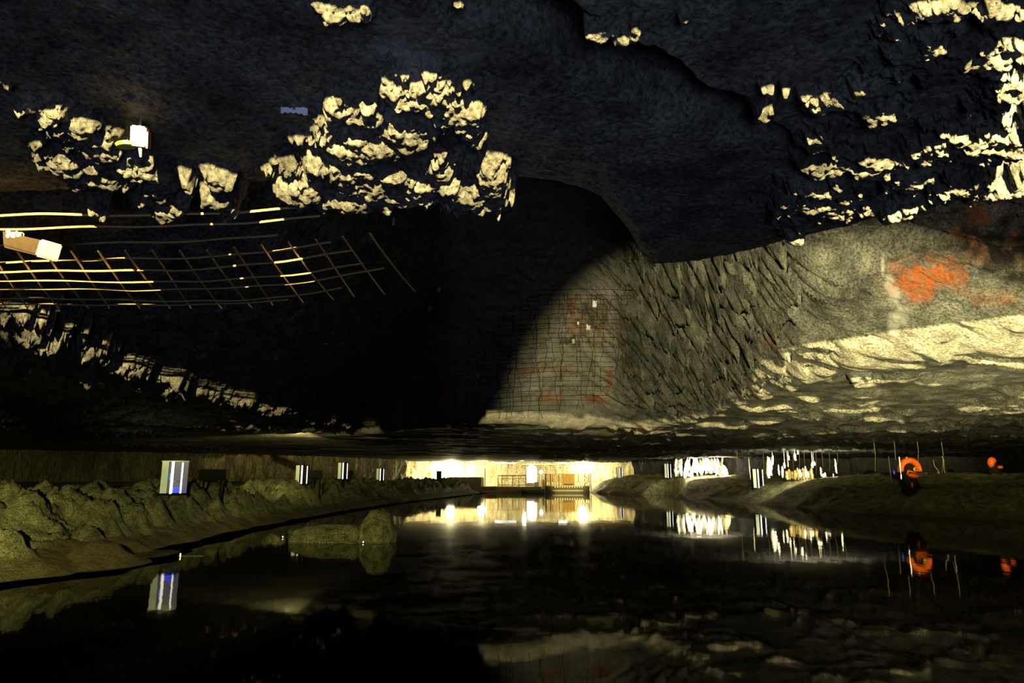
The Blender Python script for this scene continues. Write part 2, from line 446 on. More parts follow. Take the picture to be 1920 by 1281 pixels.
def roof_base(X, Y):
    """large shapes only"""
    s = X / np.maximum(Y, 0.5)
    yn = lip_y(s); yf = foot_y(s)
    lz = line_z(Y)
    near = lz + 0.45 * smooth(0.78, 0.95, s) + 0.050 + 0.07 * smooth(0.7, 0.0, yn - Y) + 0.025 * fbm(X * 0.8, Y * 0.8, 3, 5)
    # dark crack that runs over the near roof
    d = np.abs((X - 0.18) * 0.62 - (Y - 2.15) * 0.78 + 0.04 * fbm(X * 3, Y * 3, 3, 9))
    along = smooth(1.7, 1.95, Y) * smooth(3.0, 2.5, Y)
    near = near + 0.32 * smooth(0.17, 0.02, d) * along
    # hollow
    jag = 0.35 * fbm(X * 0.45, Y * 0.45, 3, 21)
    hf = np.interp(s, *KF) * np.maximum(yf - Y, 0) * (1 + 0.0 * jag)
    hn = 2.2 * np.maximum(Y - yn, 0)
    cap = np.interp(s, *CAPT)
    k = 0.22
    h = -k * np.log(np.exp(-hf / k) + np.exp(-hn / k) + np.exp(-cap / k))
    h = np.maximum(h, 0)
    wq = np.clip((Y - yn) / np.maximum(yf - yn, 0.5), 0, 1)
    mid = 3.0 * wq + (line_z(yn) + 0.16) * (1 - wq) + h
    # beyond the hollow: long low swells
    far = 3.0 + 0.05 * fbm(X * 0.16, Y * 0.5, 4, 33)
    t_near = smooth(-0.10, 0.12, Y - yn)
    z = near * (1 - t_near) + mid * t_near
    t_far = smooth(-1.2, 0.6, Y - yf)
    z = z * (1 - t_far) + far * t_far
    return z, t_near, t_far, s

def clump_mask(X, Y, table, warp=0.55, seed=40, mode='line'):
    out = np.zeros(X.shape)
    wx = fbm(X / np.maximum(Y, 1) * 22, np.log(np.maximum(Y, 0.6)) * 24, 5, seed, 0.6) * warp
    for row in table:
        u, v, a, b, k = row
        p = at_line(u, v)
        q = at_line(u + a, v)
        y0 = at_line(u, v + b).y; y1 = at_line(u, v - b).y
        rx = abs(q.x - p.x); ry = abs(y0 - y1) / 2 + 1e-6
        yc = (y0 + y1) / 2
        # local box only
        sel = (np.abs(X - p.x) < rx * 2.2) & (np.abs(Y - yc) < ry * 2.2)
        if not sel.any():
            continue
        r = np.sqrt(((X[sel] - p.x) / rx) ** 2 + ((Y[sel] - yc) / ry) ** 2)
        m = smooth(1.45, 0.45, r + wx[sel])
        out[sel] = np.maximum(out[sel], m * (1 + k * 8))
    return out

def build_roof():
    ya = np.exp(np.arange(math.log(1.30), math.log(22), 0.0034))
    yb = np.exp(np.arange(math.log(22), math.log(71), 0.010))
    yr = np.concatenate([ya, yb, [71.0]])
    sc = np.linspace(-1.12, 1.12, 1250)
    S, Y = np.meshgrid(sc, yr)
    X = S * (Y + 0.35)
    z, tn, tf, s = roof_base(X, Y)
    lz = line_z(Y)
    cm = clump_mask(X, Y, CLUMPS)
    m = np.clip(cm, 0, 1); deep = np.maximum(cm - 1, 0) / 8
    yn = lip_y(s)
    toward = 0.030 + 0.05 * smooth(1.7, 0.0, yn - Y)        # hangs lower towards the lip
    hang = np.where(tn < 0.5, toward + deep * 0.7, 0.02 + deep * 0.55)
    z = z * (1 - m) + np.minimum(z, lz + 0.045 - hang) * m
    fine = lumps(X * 15, Y * 13, 3) * 0.5 + lumps(X * 33, Y * 30, 4) * 0.4 + 0.5 * fbm(X * 8, Y * 7, 5, 8)
    XX = X + 1.2 * z; YY = Y - 0.9 * z
    coarse = lumps(XX * 2.2, YY * 2.0, 6) * 0.7 + lumps(XX * 5.5, YY * 5, 7) * 0.35 + 0.6 * fbm(XX * 1.4, YY * 1.4, 6, 11, 0.6)
    near_w = (1 - tn)
    far_w = tf
    mid_w = tn * (1 - tf)
    z = z - near_w * (0.020 + 0.020 * m) * fine
    # slanting ledges on the wall of the hollow, right of the netting
    ledge_zone = smooth(0.13, 0.2, s) * smooth(0.62, 0.42, s)
    hw = np.interp(s, *KF) * (foot_y(s) - Y)
    q = hw * 2.0 + Y * 0.55 + 0.9 * fbm(XX * 0.8, YY * 0.8, 4, 17)
    saw = q - np.floor(q)
    net_zone = smooth(0.16, 0.10, s) * smooth(-0.2, -0.12, s)
    inn = smooth(0.05, 0.7, Y - yn) * (0.30 + 0.70 * smooth(0.1, 2.2, foot_y(s) - Y))
    z = z - mid_w * inn * (0.34 * coarse * (0.4 + 0.6 * smooth(-0.3, 0.0, s)) * (1 - net_zone * 0.6) + 0.32 * ledge_zone * (1 - saw) + 0.030 * (lumps(XX * 11, YY * 10, 14) + 0.8 * fbm(XX * 7, YY * 7, 4, 18, 0.6)))
    right = smooth(-0.1, 0.15, s)
    swell = fbm(X * 0.28, Y * 0.8, 5, 50, 0.55)
    q2 = Y * 0.8 + 1.5 * fbm(X * 0.13, Y * 0.20, 3, 56) + 0.5 * fbm(X * 0.9, Y * 0.9, 4, 57)
    fr = q2 - np.floor(q2)
    step = smooth(0.0, 0.12, fr) * (1 - fr)
    spots = smooth(-0.25, 0.45, fbm(X * 0.45, Y * 0.8, 3, 58))
    z = z - far_w * ((0.5 + 0.5 * right) * (0.05 * swell + 0.02 * fbm(X * 1.6, Y * 4, 4, 52)) + (0.03 + 0.18 * right) * step * spots)
    z = z - (1 - near_w) * m * 0.11 * (0.7 * lumps(X * 9, Y * 7, 61) + 1.0 * fbm(X * 4, Y * 4, 5, 62, 0.65))
    PAL = smooth(1.0, 0.7, np.sqrt(((s - 0.03) / 0.15) ** 2)) * mid_w
    # stains and dark patches
    global Zb
    rust = np.zeros(X.shape); pale = np.zeros(X.shape)
    dyr = Y; U = 960 + F * X / (CP * Y + SP * (z - CAMZ)); V = 640.5 - F * ((z - CAMZ) * CP - SP * Y) / (CP * Y + SP * (z - CAMZ))
    speck = fbm(X * 9, Y * 9, 4, 75) * 0.6
    wob = fbm(X * 5, Y * 5, 4, 71) * 0.55
    for T, A in ((RUST, rust), (PALE, pale)):
        for (u, v, a, b, k) in T:
            r = np.sqrt(((U - u) / a) ** 2 + ((V - v) / b) ** 2)
            A[:] = np.maximum(A, smooth(1.3, 0.4, r + (wob if a > 12 else wob * 0.3)) * k * (np.clip(0.75 + speck, 0.1, 1) if a > 12 else 1))
    dark_patch = np.zeros(X.shape)
    for (u, v, a, b, k) in DARK_PATCHES:
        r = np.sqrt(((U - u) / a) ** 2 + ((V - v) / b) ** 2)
        dark_patch = np.maximum(dark_patch, smooth(1.3, 0.5, r + wob * 0.8) * k * np.clip(0.65 + fbm(X * 7, Y * 7, 4, 95) * 1.3, 0, 1))
    rust *= (1 - dark_patch * 0.5)
    pale = np.maximum(pale, PAL * (0.55 + 0.35 * wob + 0.25 * fbm(XX * 0.5, YY * 3.5, 4, 97)))
    # rear roof above and behind the boat, with an unseen rib added to cut off the raking light
    xr = np.linspace(-9, 9, 121)
    y2 = np.concatenate([np.linspace(-13, -0.4, 50), np.linspace(-0.3, 1.34, 34)])
    XR, YR = np.meshgrid(xr, y2)
    rib_z = line_z(0.4) + 0.55 * smooth(1.6, 2.4, XR)
    rib = smooth(0.9, 0.25, np.abs(YR - 0.4))
    ZR = (5.6 + 0.05 * fbm(XR, YR, 3, 80)) * (1 - rib) + rib_z * rib
    edge = smooth(1.0, 1.34, YR)
    ZR = ZR * (1 - edge) + (line_z(YR) + 0.09) * edge
    o = grid_mesh('ceiling', X, Y, z, M['roof'], flip=True, attrs={'rust': rust, 'pale': pale, 'dark_patch': dark_patch}, extra=(XR, YR, ZR))
    o['kind'] = 'structure'
    return sc, yr, z, o

roof_s, roof_y, roof_z, roof = build_roof()
LOGA = math.log(1.30)

def roof_at(x, y):
    """height of the built roof at a point"""
    s = x / (y + 0.35)
    i = int(np.clip(np.searchsorted(roof_y, y) - 1, 0, len(roof_y) - 2))
    j = int(np.clip(np.searchsorted(roof_s, s) - 1, 0, len(roof_s) - 2))
    ty = (y - roof_y[i]) / (roof_y[i + 1] - roof_y[i]); ts = (s - roof_s[j]) / (roof_s[j + 1] - roof_s[j])
    z = roof_z
    return float((z[i, j] * (1 - ts) + z[i, j + 1] * ts) * (1 - ty) + (z[i + 1, j] * (1 - ts) + z[i + 1, j + 1] * ts) * ty)

def hit_roof(u, v, back=0.0):
    dx, dy, dz = ray(u, v)
    t = 1.5
    step = 0.02
    while t < 70:
        x, y, z = dx * t, dy * t, CAMZ + dz * t
        if y > 1.35 and z > roof_at(x, y):
            break
        t += step
        step = 0.02 + 0.004 * t
    t -= back
    return Vector((dx * t, dy * t, CAMZ + dz * t))

# ================================================================= WATER, BANKS, WALLS
bm = bmesh.new()
vs = [bm.verts.new(p) for p in ((-60, -14, 0), (60, -14, 0), (60, 90, 0), (-60, 90, 0))]
bm.faces.new(vs)
water = obj('water_surface', bm, M['water'])
water['kind'] = 'structure'

def shore(pix):
    pts = [at_z(u, v, 0.0) for (u, v) in pix]
    pts.sort(key=lambda p: p.y)
    return np.array([p.y for p in pts]), np.array([p.x for p in pts])

LSH = shore([(-500, 1160), (0, 1092), (130, 1078), (205, 1058), (250, 1045), (340, 1020), (450, 993), (640, 958), (760, 941), (905, 924.5)])
RSH = shore([(2300, 1010), (1920, 977), (1800, 972), (1680, 966), (1560, 958), (1430, 946), (1300, 934), (1200, 928), (1108, 924)])

def build_bank(name, side):
    sh = LSH if side < 0 else RSH
    yr = np.exp(np.arange(math.log(5.0), math.log(68), 0.006))
    d = np.concatenate([np.linspace(-0.8, 4.2, 200), 4.2 + (np.linspace(0, 1, 60)[1:] ** 2) * 22])
    D, Y = np.meshgrid(d, yr)
    XS = np.interp(Y, sh[0], sh[1]) + 0.25 * fbm(Y * 0.5, Y * 0.0, 3, 90 + side)
    X = XS + side * D
    if side < 0:
        prof = np.interp(D, [-0.8, 0, 0.35, 0.9, 1.8, 3.2, 5.5, 30], [-0.9, 0, 0.20, 0.32, 0.64, 0.92, 1.10, 1.18])
        lz_ = smooth(0.5, 1.1, D) * smooth(4.6, 2.6, D)
        big = lumps(X * 1.1 + .3 * fbm(X, Y, 2, 7), Y * 0.95, 101); sm = lumps(X * 3.6, Y * 3.2, 102) + 0.5 * lumps(X * 8, Y * 7, 107)
        gate = smooth(0.15, 0.5, 0.5 + 0.5 * fbm(X * 0.5, Y * 0.25, 2, 103))
        z = prof + lz_ * gate * (0.60 * big * big + 0.17 * sm - 0.20 + 0.10 * fbm(X * 4.5, Y * 4, 4, 108, 0.6)) + 0.035 * fbm(X * 3, Y * 3, 4, 104) * smooth(0, .5, D)
        z += 0.05 * fbm(X * 0.6, Y * 0.4, 3, 105) * smooth(1, 3, D)
        # ribbed brown spur that reaches into the lake, dark recess behind it
        p = at_z(165, 1062, 0.0)
        r = np.sqrt(((X - p.x) / 0.75) ** 2 + ((Y - p.y - .2) / 0.9) ** 2)
        z = np.maximum(z, 0.42 * smooth(1.1, 0.1, r) - 0.03 * np.abs(np.sin(X * 14)) * smooth(1.1, .6, r))
        p = at_z(245, 1045, 0.0)
        r = np.sqrt(((X - p.x) / 0.55) ** 2 + ((Y - p.y - .5) / 0.8) ** 2)
        z = z - 0.35 * smooth(1.0, 0.2, r)
        spur = 1.0
    else:
        prof = np.interp(D, [-0.8, 0, 0.3, 0.8, 1.6, 2.6, 5, 30], [-0.9, 0, 0.17, 0.36, 0.80, 1.12, 1.38, 1.45])
        prof = prof * np.interp(Y, [5, 20, 30, 36, 42, 50, 60, 68], [1.05, 1.05, 1.08, 1.1, 0.86, 0.98, 1.14, 1.12])
        sm = lumps(X * 2.4, Y * 1.9, 112); big = lumps(X * 0.8, Y * 0.6, 111)
        lz_ = smooth(0.4, 1.2, D)
        z = prof + lz_ * (0.14 * sm + 0.16 * big - 0.12) + 0.04 * fbm(X * 3, Y * 3, 4, 114) * smooth(0, .5, D)
        # recess in the bank
        p = at_z(1245, 930, 0.0)
        r = np.sqrt(((X - p.x - .2) / 1.7) ** 2 + ((Y - p.y - 0.6) / 3.2) ** 2)
        z = z - 1.3 * smooth(1.0, 0.75, r) * smooth(-.2, .3, D)
    mud = smooth(0.34, 0.12, z + 0.08 * fbm(X * 2, Y * 2, 3, 120)) * 0.65
    rust = np.zeros(X.shape)
    if side < 0:
        mud = np.maximum(mud, 0.7 * smooth(1.3, 0.8, np.sqrt(((X - at_z(165, 1062, 0).x) / .75) ** 2 + ((Y - at_z(165, 1062, 0).y) / 0.9) ** 2)))
        rust = mud * 0.06
    o = grid_mesh(name, X, Y, z, M['bank'], flip=side < 0, attrs={'mud': mud, 'rust': rust})
    o['kind'] = 'structure'
    return o, X, Y, z

bankL, BLX, BLY, BLZ = build_bank('floor_left', -1)
bankR, BRX, BRY, BRZ = build_bank('floor_right', 1)

def bank_z(x, y, side):
    X, Y, Z = (BLX, BLY, BLZ) if side < 0 else (BRX, BRY, BRZ)
    i = int(np.clip(np.searchsorted(Y[:, 0], y), 0, Y.shape[0] - 1))
    j = int(np.argmin(np.abs(X[i] - x)))
    return float(Z[i, j])

def rib_wall(name, path, mat, z0=0.3, z1=3.5, amp=0.35, seed=5, fr=0.9, n=500):
    P_ = np.array(path, float)
    seg = np.sqrt((np.diff(P_, axis=0) ** 2).sum(1)); L_ = np.concatenate([[0], np.cumsum(seg)])
    t = np.linspace(0, L_[-1], n)
    x = np.interp(t, L_, P_[:, 0]); y = np.interp(t, L_, P_[:, 1])
    tx = np.gradient(x); ty = np.gradient(y); ln = np.hypot(tx, ty); nx, ny = ty / ln, -tx / ln
    zz = np.linspace(z0, z1, 40)
    T, Zg = np.meshgrid(t, zz)
    dsp = amp * (fbm(T * fr, Zg * 0.35, 4, seed) + 0.5 * np.abs(perlin(T * fr * 2.2, Zg * 0.25, seed + 9))) + 0.12 * lumps(T * 2, Zg * 1.2, seed + 3)
    X = np.interp(T, t, x) + np.interp(T, t, nx) * dsp
    Y = np.interp(T, t, y) + np.interp(T, t, ny) * dsp
    o = grid_mesh(name, X, Y, Zg, mat)
    o['kind'] = 'structure'
    return o

# unseen block added under the raking lamps to keep them off the banks
bm = bmesh.new()
box(bm, (1.0, -7.4, 2.45), (6.0, 2.9, 0.62), bev=0.03)
beam_stop = obj('light_stop_1', bm, M['dark_rock'])
beam_stop['kind'] = 'structure'
rib_wall('wall_left', [(-40, 30), (-30.5, 39), (-20.0, 45.5), (-14.0, 53), (-11.5, 61), (-10.2, 67)], M['wall'], seed=5)
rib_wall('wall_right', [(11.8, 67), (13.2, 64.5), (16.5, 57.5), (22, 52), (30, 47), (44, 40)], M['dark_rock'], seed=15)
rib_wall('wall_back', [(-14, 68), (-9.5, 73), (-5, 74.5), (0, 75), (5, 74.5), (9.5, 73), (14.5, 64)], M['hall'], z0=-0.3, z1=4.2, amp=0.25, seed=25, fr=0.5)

# ================================================================= THINGS UNDER THE ROOF
def frame_at(u, v, dist, rot_z=0.0):
    """a point dist metres in front of the camera's place along the line of sight, for placing things in the real scene"""
    a, b, c = ray(u, v)
    d = Vector((a, b, c)).normalized()
    return Vector((0, 0, CAMZ)) + d * dist

def mesh_panel(name, label, rows, cols, r, mat, group=None, seg=5):
    bm = bmesh.new()
    for ln in rows + cols:
        tube(bm, ln, r, seg)
    o = obj(name, bm, mat)
    tag(o, label, 'wire mesh', group)
    return o

def on_plane(u, v, z):
    return at_z(u, v, z)

# sagging reinforcing mesh, left
def left_net():
    ZN = 2.945
    rows_px = [
        [(-60, 405), (60, 402), (160, 403), (300, 404), (430, 399), (560, 390)],
        [(-60, 432), (80, 428), (200, 425), (330, 424), (460, 418), (600, 406)],
        [(-60, 462), (100, 458), (240, 455), (380, 452), (520, 440)],
        [(-60, 494), (100, 490), (240, 485), (320, 485), (410, 481), (520, 470), (620, 455)],
        [(-80, 512), (45, 509), (145, 508), (230, 507), (330, 508), (435, 500), (540, 489), (660, 470)],
        [(-80, 530), (55, 525), (160, 528), (270, 529), (370, 528), (505, 519), (570, 513), (680, 494)],
        [(-80, 545), (70, 541), (180, 542), (245, 544), (350, 543), (520, 535), (620, 522), (720, 502)],
        [(-40, 560), (100, 560), (230, 563), (330, 565), (440, 564), (545, 556), (640, 540)],
        [(0, 570), (150, 572), (300, 572), (400, 571), (540, 563)]]
    rows = []
    for r_, ZN in zip(rows_px, (2.955, 2.985, 3.02, 2.975, 2.95, 2.945, 2.945, 2.955, 2.965)):
        us = np.array([p[0] for p in r_]); vs_ = np.array([p[1] for p in r_])
        pts = []
        for u in np.linspace(us[0], us[-1], 30):
            p = on_plane(u, float(np.interp(u, us, vs_)), ZN)
            p.z += 0.004 * math.sin(p.x * 9)
            pts.append(p)
        rows.append(pts)
    cols = []; ZN = 2.955
    for k in range(-2, 15):
        u0 = -20 + k * 51
        pts = []
        for t in np.linspace(0, 1, 12):
            v = 470 + t * 108
            p = on_plane(u0 + 72 * t + 6 * t * t * (k % 3), v - max(0, (u0 - 380)) * 0.10, ZN + 0.012)
            pts.append(p)
        cols.append(pts)
    mesh_panel('wire_mesh', 'rusty steel mesh sagging under the dark roof at left, bars catching yellow light', rows, cols, 0.0072, M['rust_wire'])
left_net()

# fine netting bolted over the lit wall of the hollow
def wall_net():
    rng = random.Random(3)
    def P_(u, v):
        p = hit_roof(u, v, 0.09)
        return p
    rows, cols = [], []
    # outline: left edge, right edge per row
    for v in range(548, 782, 9):
        l = np.interp(v, [548, 600, 680, 740, 782], [1000, 925, 845, 800, 770])
        r = np.interp(v, [548, 620, 700, 750, 782], [1190, 1160, 1150, 1140, 1010])
        n = max(4, int((r - l) / 16))
        ph = rng.random() * 6
        rows.append([P_(u, v + 2.5 * math.sin((u - 800) / 60 + ph * .2) - (u - 950) * 0.02 + rng.uniform(-1, 1)) for u in np.linspace(l, r, n)])
    for k in range(38):
        ut = 770 + k * 11
        v0 = np.interp(ut, [770, 845, 925, 1000, 1200], [765, 670, 600, 550, 550])
        v1 = np.interp(ut, [770, 1000, 1100, 1180], [785, 785, 765, 700])
        if v1 - v0 < 15:
            continue
        lean = rng.choice([-22, -8, 4, 14, 26])
        n = max(4, int((v1 - v0) / 14))
        cols.append([P_(ut + lean * t + rng.uniform(-3.5, 3.5), v0 + (v1 - v0) * t) for t in np.linspace(0, 1, n)])
    mesh_panel('wire_netting', 'fine dark wire netting over the pale lit rock in the middle of the roof hollow', rows, cols, 0.0065, M['dark_wire'], seg=4)
    rows, cols = [], []
    for v in range(440, 640, 11):
        rows.append([frame_at(u, v - (u - 650) * 0.10 + 3 * math.sin(u / 30), 8.5 + (u - 600) * 0.01) for u in range(600, 850, 16)])
    for u in range(600, 850, 42):
        cols.append([frame_at(u + (v - 440) * 0.45, v - (u - 650) * 0.08, 8.5 + (u - 600) * 0.01) for v in range(440, 640, 16)])
    mesh_panel('wire_netting', 'dim rusty netting hanging in the dark middle of the hollow beside the lit rock', rows, cols, 0.006, M['dark_wire'], seg=4)
wall_net()

def bolt(u, v, size, mat, label, group=None, back=0.06, tilt=0.0, aspect=1.6, face=None, plate=True, r=None):
    """rock bolt with its plate, flush on the rock"""
    p = hit_roof(u, v, back)
    t = thing('rock_bolt', label, 'rock bolt', p, group=group, rot=(math.radians(110), 0, tilt))
    bm = bmesh.new(); box(bm, (0, 0, 0), (size, size * aspect, size * 0.12), bev=size * 0.03)
    obj('plate', bm, mat, t)
    bm = bmesh.new(); tube(bm, [(0, 0, size * 0.06), (0, 0, size * 0.55)], size * 0.13, 8); tube(bm, [(0, 0, size * 0.06), (0, 0, size * 0.26)], size * 0.24, 6)
    bmesh.ops.translate(bm, vec=(0, 0, -size * 0.0), verts=bm.verts)
    bmesh.ops.rotate(bm, cent=(0, 0, 0), matrix=Matrix.Rotation(math.pi, 3, 'X'), verts=bm.verts) if False else None
    obj('nut', bm, M['steel'], t)
    return t

bolt(736, 415, 0.055, M['tag'], 'grey-green upright tag plate on the dark roof just under the bright rock clump', back=0.05, aspect=2.0)
bolt(1107, 466, 0.07, M['tag'], 'grey-green tilted tag plate by the edge of the hanging dark rock', back=0.1, tilt=-0.5, aspect=1.5)
bolt(822, 543, 0.10, M['steel'], 'pale bolt plate in the dark hollow, upper of the two close together', back=0.12, aspect=1.3)
bolt(805, 579, 0.09, M['steel'], 'pale bolt plate in the dark hollow, lower of the two close together', back=0.12, aspect=1.3)
bolt(1115, 570, 0.10, M['steel'], 'pale bolt plate on the rusty rock at the top of the lit netting', back=0.15)
bolt(1103, 613, 0.10, M['steel'], 'largest white bolt plate on the rusty rock below the netting top', back=0.15)
bolt(1084, 606, 0.05, M['steel'], 'tiny white bolt plate just left of the largest one', back=0.15)
bolt(1075, 640, 0.07, M['steel'], 'small pale bolt plate at the dark notch in the netting', back=0.15)
bolt(896, 704, 0.08, M['steel'], 'pale bolt plate on the rusty seam, left of the pair low in the netting', back=0.15)
bolt(908, 713, 0.07, M['steel'], 'pale bolt plate on the rusty seam, right of the pair low in the netting', back=0.15)
bolt(517, 668, 0.08, M['steel'], 'faint bolt plate alone on the black rock left of the hollow', back=0.12)

# white block with a yellow slab beside it, hanging from the roof
p = hit_roof(262, 256, 0.13)
t = thing('reflector_block', 'bright pinkish-white block hanging from the roof above the yellow slab', 'reflector', p, rot=(math.radians(22), math.radians(2), math.radians(14)))
bm = bmesh.new(); box(bm, (0, 0, 0), (0.062, 0.052, 0.085), bev=0.006); obj('body', bm, M['white_plastic'], t)
bm = bmesh.new(); box(bm, (0.034, 0.002, -0.012), (0.008, 0.05, 0.07), bev=0.002); obj('side_strip', bm, M['pink_plastic'], t)
bm = bmesh.new(); tube(bm, [(0.002, 0, -0.04), (0.004, 0.006, -0.085)], [0.009, 0.004], 8); obj('peg', bm, M['white_plastic'], t)
bm = bmesh.new(); tube(bm, [(0, 0, 0.04), (0, 0.02, 0.16)], 0.006, 8); obj('hanger_rod', bm, M['steel'], t)
p = hit_roof(237, 272, 0.14)
t = thing('cap_slab', 'yellow slab with rounded ends on the roof beside the white block', 'slab', p, rot=(math.radians(10), math.radians(-7), 0))
bm = bmesh.new()
bmesh.ops.create_cone(bm, cap_ends=True, segments=28, radius1=0.044, radius2=0.044, depth=0.016)
bmesh.ops.bevel(bm, geom=[e for e in bm.edges if e.calc_face_angle(0) > 1], offset=0.004, segments=2, affect='EDGES')
obj('disc', bm, M['yellow_plastic'], t)
bm = bmesh.new(); tube(bm, [(0, 0, 0), (0, 0.03, 0.14)], 0.006, 8); obj('hanger_rod', bm, M['steel'], t)

# broken timber with a pale sawn end
a_ = frame_at(24, 455, 4.78); b_ = frame_at(88, 469, 4.46)
d_ = (b_ - a_)
t = thing('timber_prop', 'brown broken timber beam with a pale sawn end, above the mesh at far left', 'timber', (a_ + b_) / 2)
t.rotation_euler = d_.to_track_quat('X', 'Z').to_euler()
L_ = d_.length
bm = bmesh.new()
vs = box(bm, (0, 0, 0), (L_, 0.11, 0.085), bev=0.008)
for v in bm.verts:
    if v.co.x < 0:
        v.co.z += 0.02 * math.sin(v.co.y * 70); v.co.x += 0.03 * math.sin(v.co.y * 55 + v.co.z * 40)
obj('beam', bm, M['timber'], t)
bm = bmesh.new(); box(bm, (L_ / 2 + 0.022, 0, 0), (0.05, 0.10, 0.095), bev=0.008); obj('end_block', bm, M['pale_end'], t)
bm = bmesh.new()
for k in range(9):
    lumpy(bm, (-L_ / 2 + 0.02 + k * 0.017, -0.045 + 0.012 * math.sin(k * 2.1), 0.04 + 0.010 * math.cos(k * 1.7)), (0.014, 0.013, 0.016), 2, 0.3, 3, k)
obj('broken_crust', bm, M['pale_end'], t, True)

# curved steel plate
p = hit_roof(552, 203, 0.03)
t = thing('steel_plate', 'thin bluish-white curved steel strip on the near roof left of the bright clump', 'steel plate', p, rot=(math.radians(112), math.radians(6), 0))
bm = bmesh.new()
n = 16; ring = []
for i in range(n + 1):
    x = -0.056 + 0.112 * i / n
    c = -0.010 + 0.016 * (1 - (x / 0.056) ** 2) * 0.4
    wv = 0.015 + 0.003 * math.sin(i * 1.9)
    ring.append([bm.verts.new((x, c + dy * wv, dz)) for dy, dz in ((-1, -0.002), (1, -0.002), (1, 0.002), (-1, 0.002))])
for i in range(n):
    for k in range(4):
        bm.faces.new((ring[i][k], ring[i][(k + 1) % 4], ring[i + 1][(k + 1) % 4], ring[i + 1][k]))
bm.faces.new(ring[0]); bm.faces.new(ring[-1][::-1])
obj('strip', bm, M['plate'], t)
bm = bmesh.new(); tube(bm, [(0, 0, 0.002), (0, 0, -0.012)], 0.007, 8); obj('rivet', bm, M['steel'], t)

# ================================================================= LIT CASES ALONG THE BANKS
def display_case(u, v0, v1, y, wpx, label, side, group=None, big=False, rz=0.0, tubes=True, dark=False):
    """v0 top, v1 foot in the photo; stands on the bank"""
    for yy in np.arange(9.0, 66.0, 0.15):
        q_ = at_y(u, v1, yy)
        if bank_z(q_.x, yy, side) >= q_.z and (yy > y - 8):
            y = float(yy); break
    top = at_y(u, v0, y); foot = at_y(u, v1, y)
    h = top.z - foot.z; wd = wpx / 1280 * y
    gz = bank_z(foot.x, y, side)
    t = thing('display_case', label, 'display case', (foot.x, y, foot.z), rz, group)
    dd = wd * 0.55
    bm = bmesh.new(); box(bm, (0, 0, -0.03), (wd * 1.06, dd * 1.1, 0.06), bev=0.008)
    tube(bm, [(0, 0, -0.05), (0, 0, min(-0.1, gz - foot.z - 0.25))], wd * 0.16, 10); obj('base', bm, M['black'], t)
    bm = bmesh.new(); box(bm, (-wd * 0.33, -dd * 0.45, h / 2), (wd * 0.30, 0.015, h), bev=0.003); obj('front_panel', bm, M['black'] if dark else M['panel'], t)
    bm = bmesh.new(); box(bm, (0, dd * 0.45, h / 2), (wd, 0.015, h)); obj('back_panel', bm, M['black'] if not big else M['grey_panel'], t)
    bm = bmesh.new(); box(bm, (0, 0, h + 0.012), (wd * 1.02, dd, 0.024), bev=0.005); obj('lid', bm, M['black'] if not big else M['panel'], t)
    if tubes:
        for k, (fx, rr) in enumerate(((0.02, 0.065), (0.46, 0.04))):
            bm = bmesh.new(); tube(bm, [(wd * fx, -dd * 0.45, -0.02 * (k == 0)), (wd * fx, -dd * 0.45, h * (1.0 if k == 0 else 0.97))], wd * rr, 8)
            obj('edge_glint', bm, M['white_glow'], t)  # glowing strips put in for the bright highlights on the case edges
    if big:
        bm = bmesh.new(); box(bm, (wd * 0.24, -dd * 0.2, h * 0.10), (wd * 0.40, dd * 0.4, h * 0.17), bev=0.02); obj('blue_lamp', bm, M['blue_glow'], t)
        bm = bmesh.new(); box(bm, (-wd * 0.12, -dd * 0.3, h * 0.52), (wd * 0.09, 0.03, h * 0.20), bev=0.01); obj('blue_strip', bm, M['sky_glow'], t)
        bm = bmesh.new(); box(bm, (wd * 0.24, -dd * 0.3, h * 0.38), (wd * 0.40, 0.012, 0.015)); obj('shelf', bm, M['steel'], t)
    return t

display_case(324, 866, 925, 18.3, 40, 'glass case with green panel, white edges and blue lamp, nearest on left bank', -1, big=True)
display_case(566, 873, 907, 29.0, 22, 'pale lit case with two white edges beside a black board, on left bank', -1, 'small lit cases on the banks')
display_case(643, 868, 898, 36.0, 18, 'narrow pale lit case on left bank, second from the bright landing', -1, 'small lit cases on the banks')
display_case(713, 879, 901, 46.0, 14, 'smallest pale lit case of the left bank, nearest the bright landing', -1, 'small lit cases on the banks')
display_case(823, 884, 903, 58.0, 9, 'dark blue case in front of the glowing left wall of the landing', -1, dark=True, tubes=False)
display_case(1162, 877, 896, 64.0, 9, 'tiny white lit case just right of the bright landing', 1, 'small lit cases on the banks')
display_case(1252, 870, 896, 57.0, 12, 'pale lit case directly left of the white crystal columns', 1, 'small lit cases on the banks')
display_case(1421, 880, 915, 41.0, 19, 'pale green lit case on a black foot between the two crystal groups', 1, 'small lit cases on the banks')

def board(u0, u1, v0, v1, y, label):
    a = at_y(u0, v0, y); b = at_y(u1, v1, y)
    t = thing('black_board', label, 'board', ((a.x + b.x) / 2, y, b.z))
    wd = b.x - a.x; h = a.z - b.z
    bm = bmesh.new(); box(bm, (0, 0, h * 0.62), (wd, 0.06, h * 0.76), bev=0.01); obj('panel', bm, M['black'], t)
    g = bank_z((a.x + b.x) / 2, y, -1)
    for sx in (-0.3, 0.34):
        bm = bmesh.new(); tube(bm, [(wd * sx, 0, h * 0.4), (wd * sx, 0, g - b.z - 0.1)], 0.035, 6); obj('leg', bm, M['black'], t)
board(374, 422, 880, 908, 21.0, 'black square board on legs on the left bank right of the blue lit case')
board(581, 604, 882, 900, 30.0, 'black board directly right of the pale lit case on the left bank')

# ================================================================= THE LIT LANDING
LYD = 64.5
def LX_(u, y=LYD): return at_y(u, 893, y).x
def LZ_(v, y=LYD): return at_y(960, v, y).z

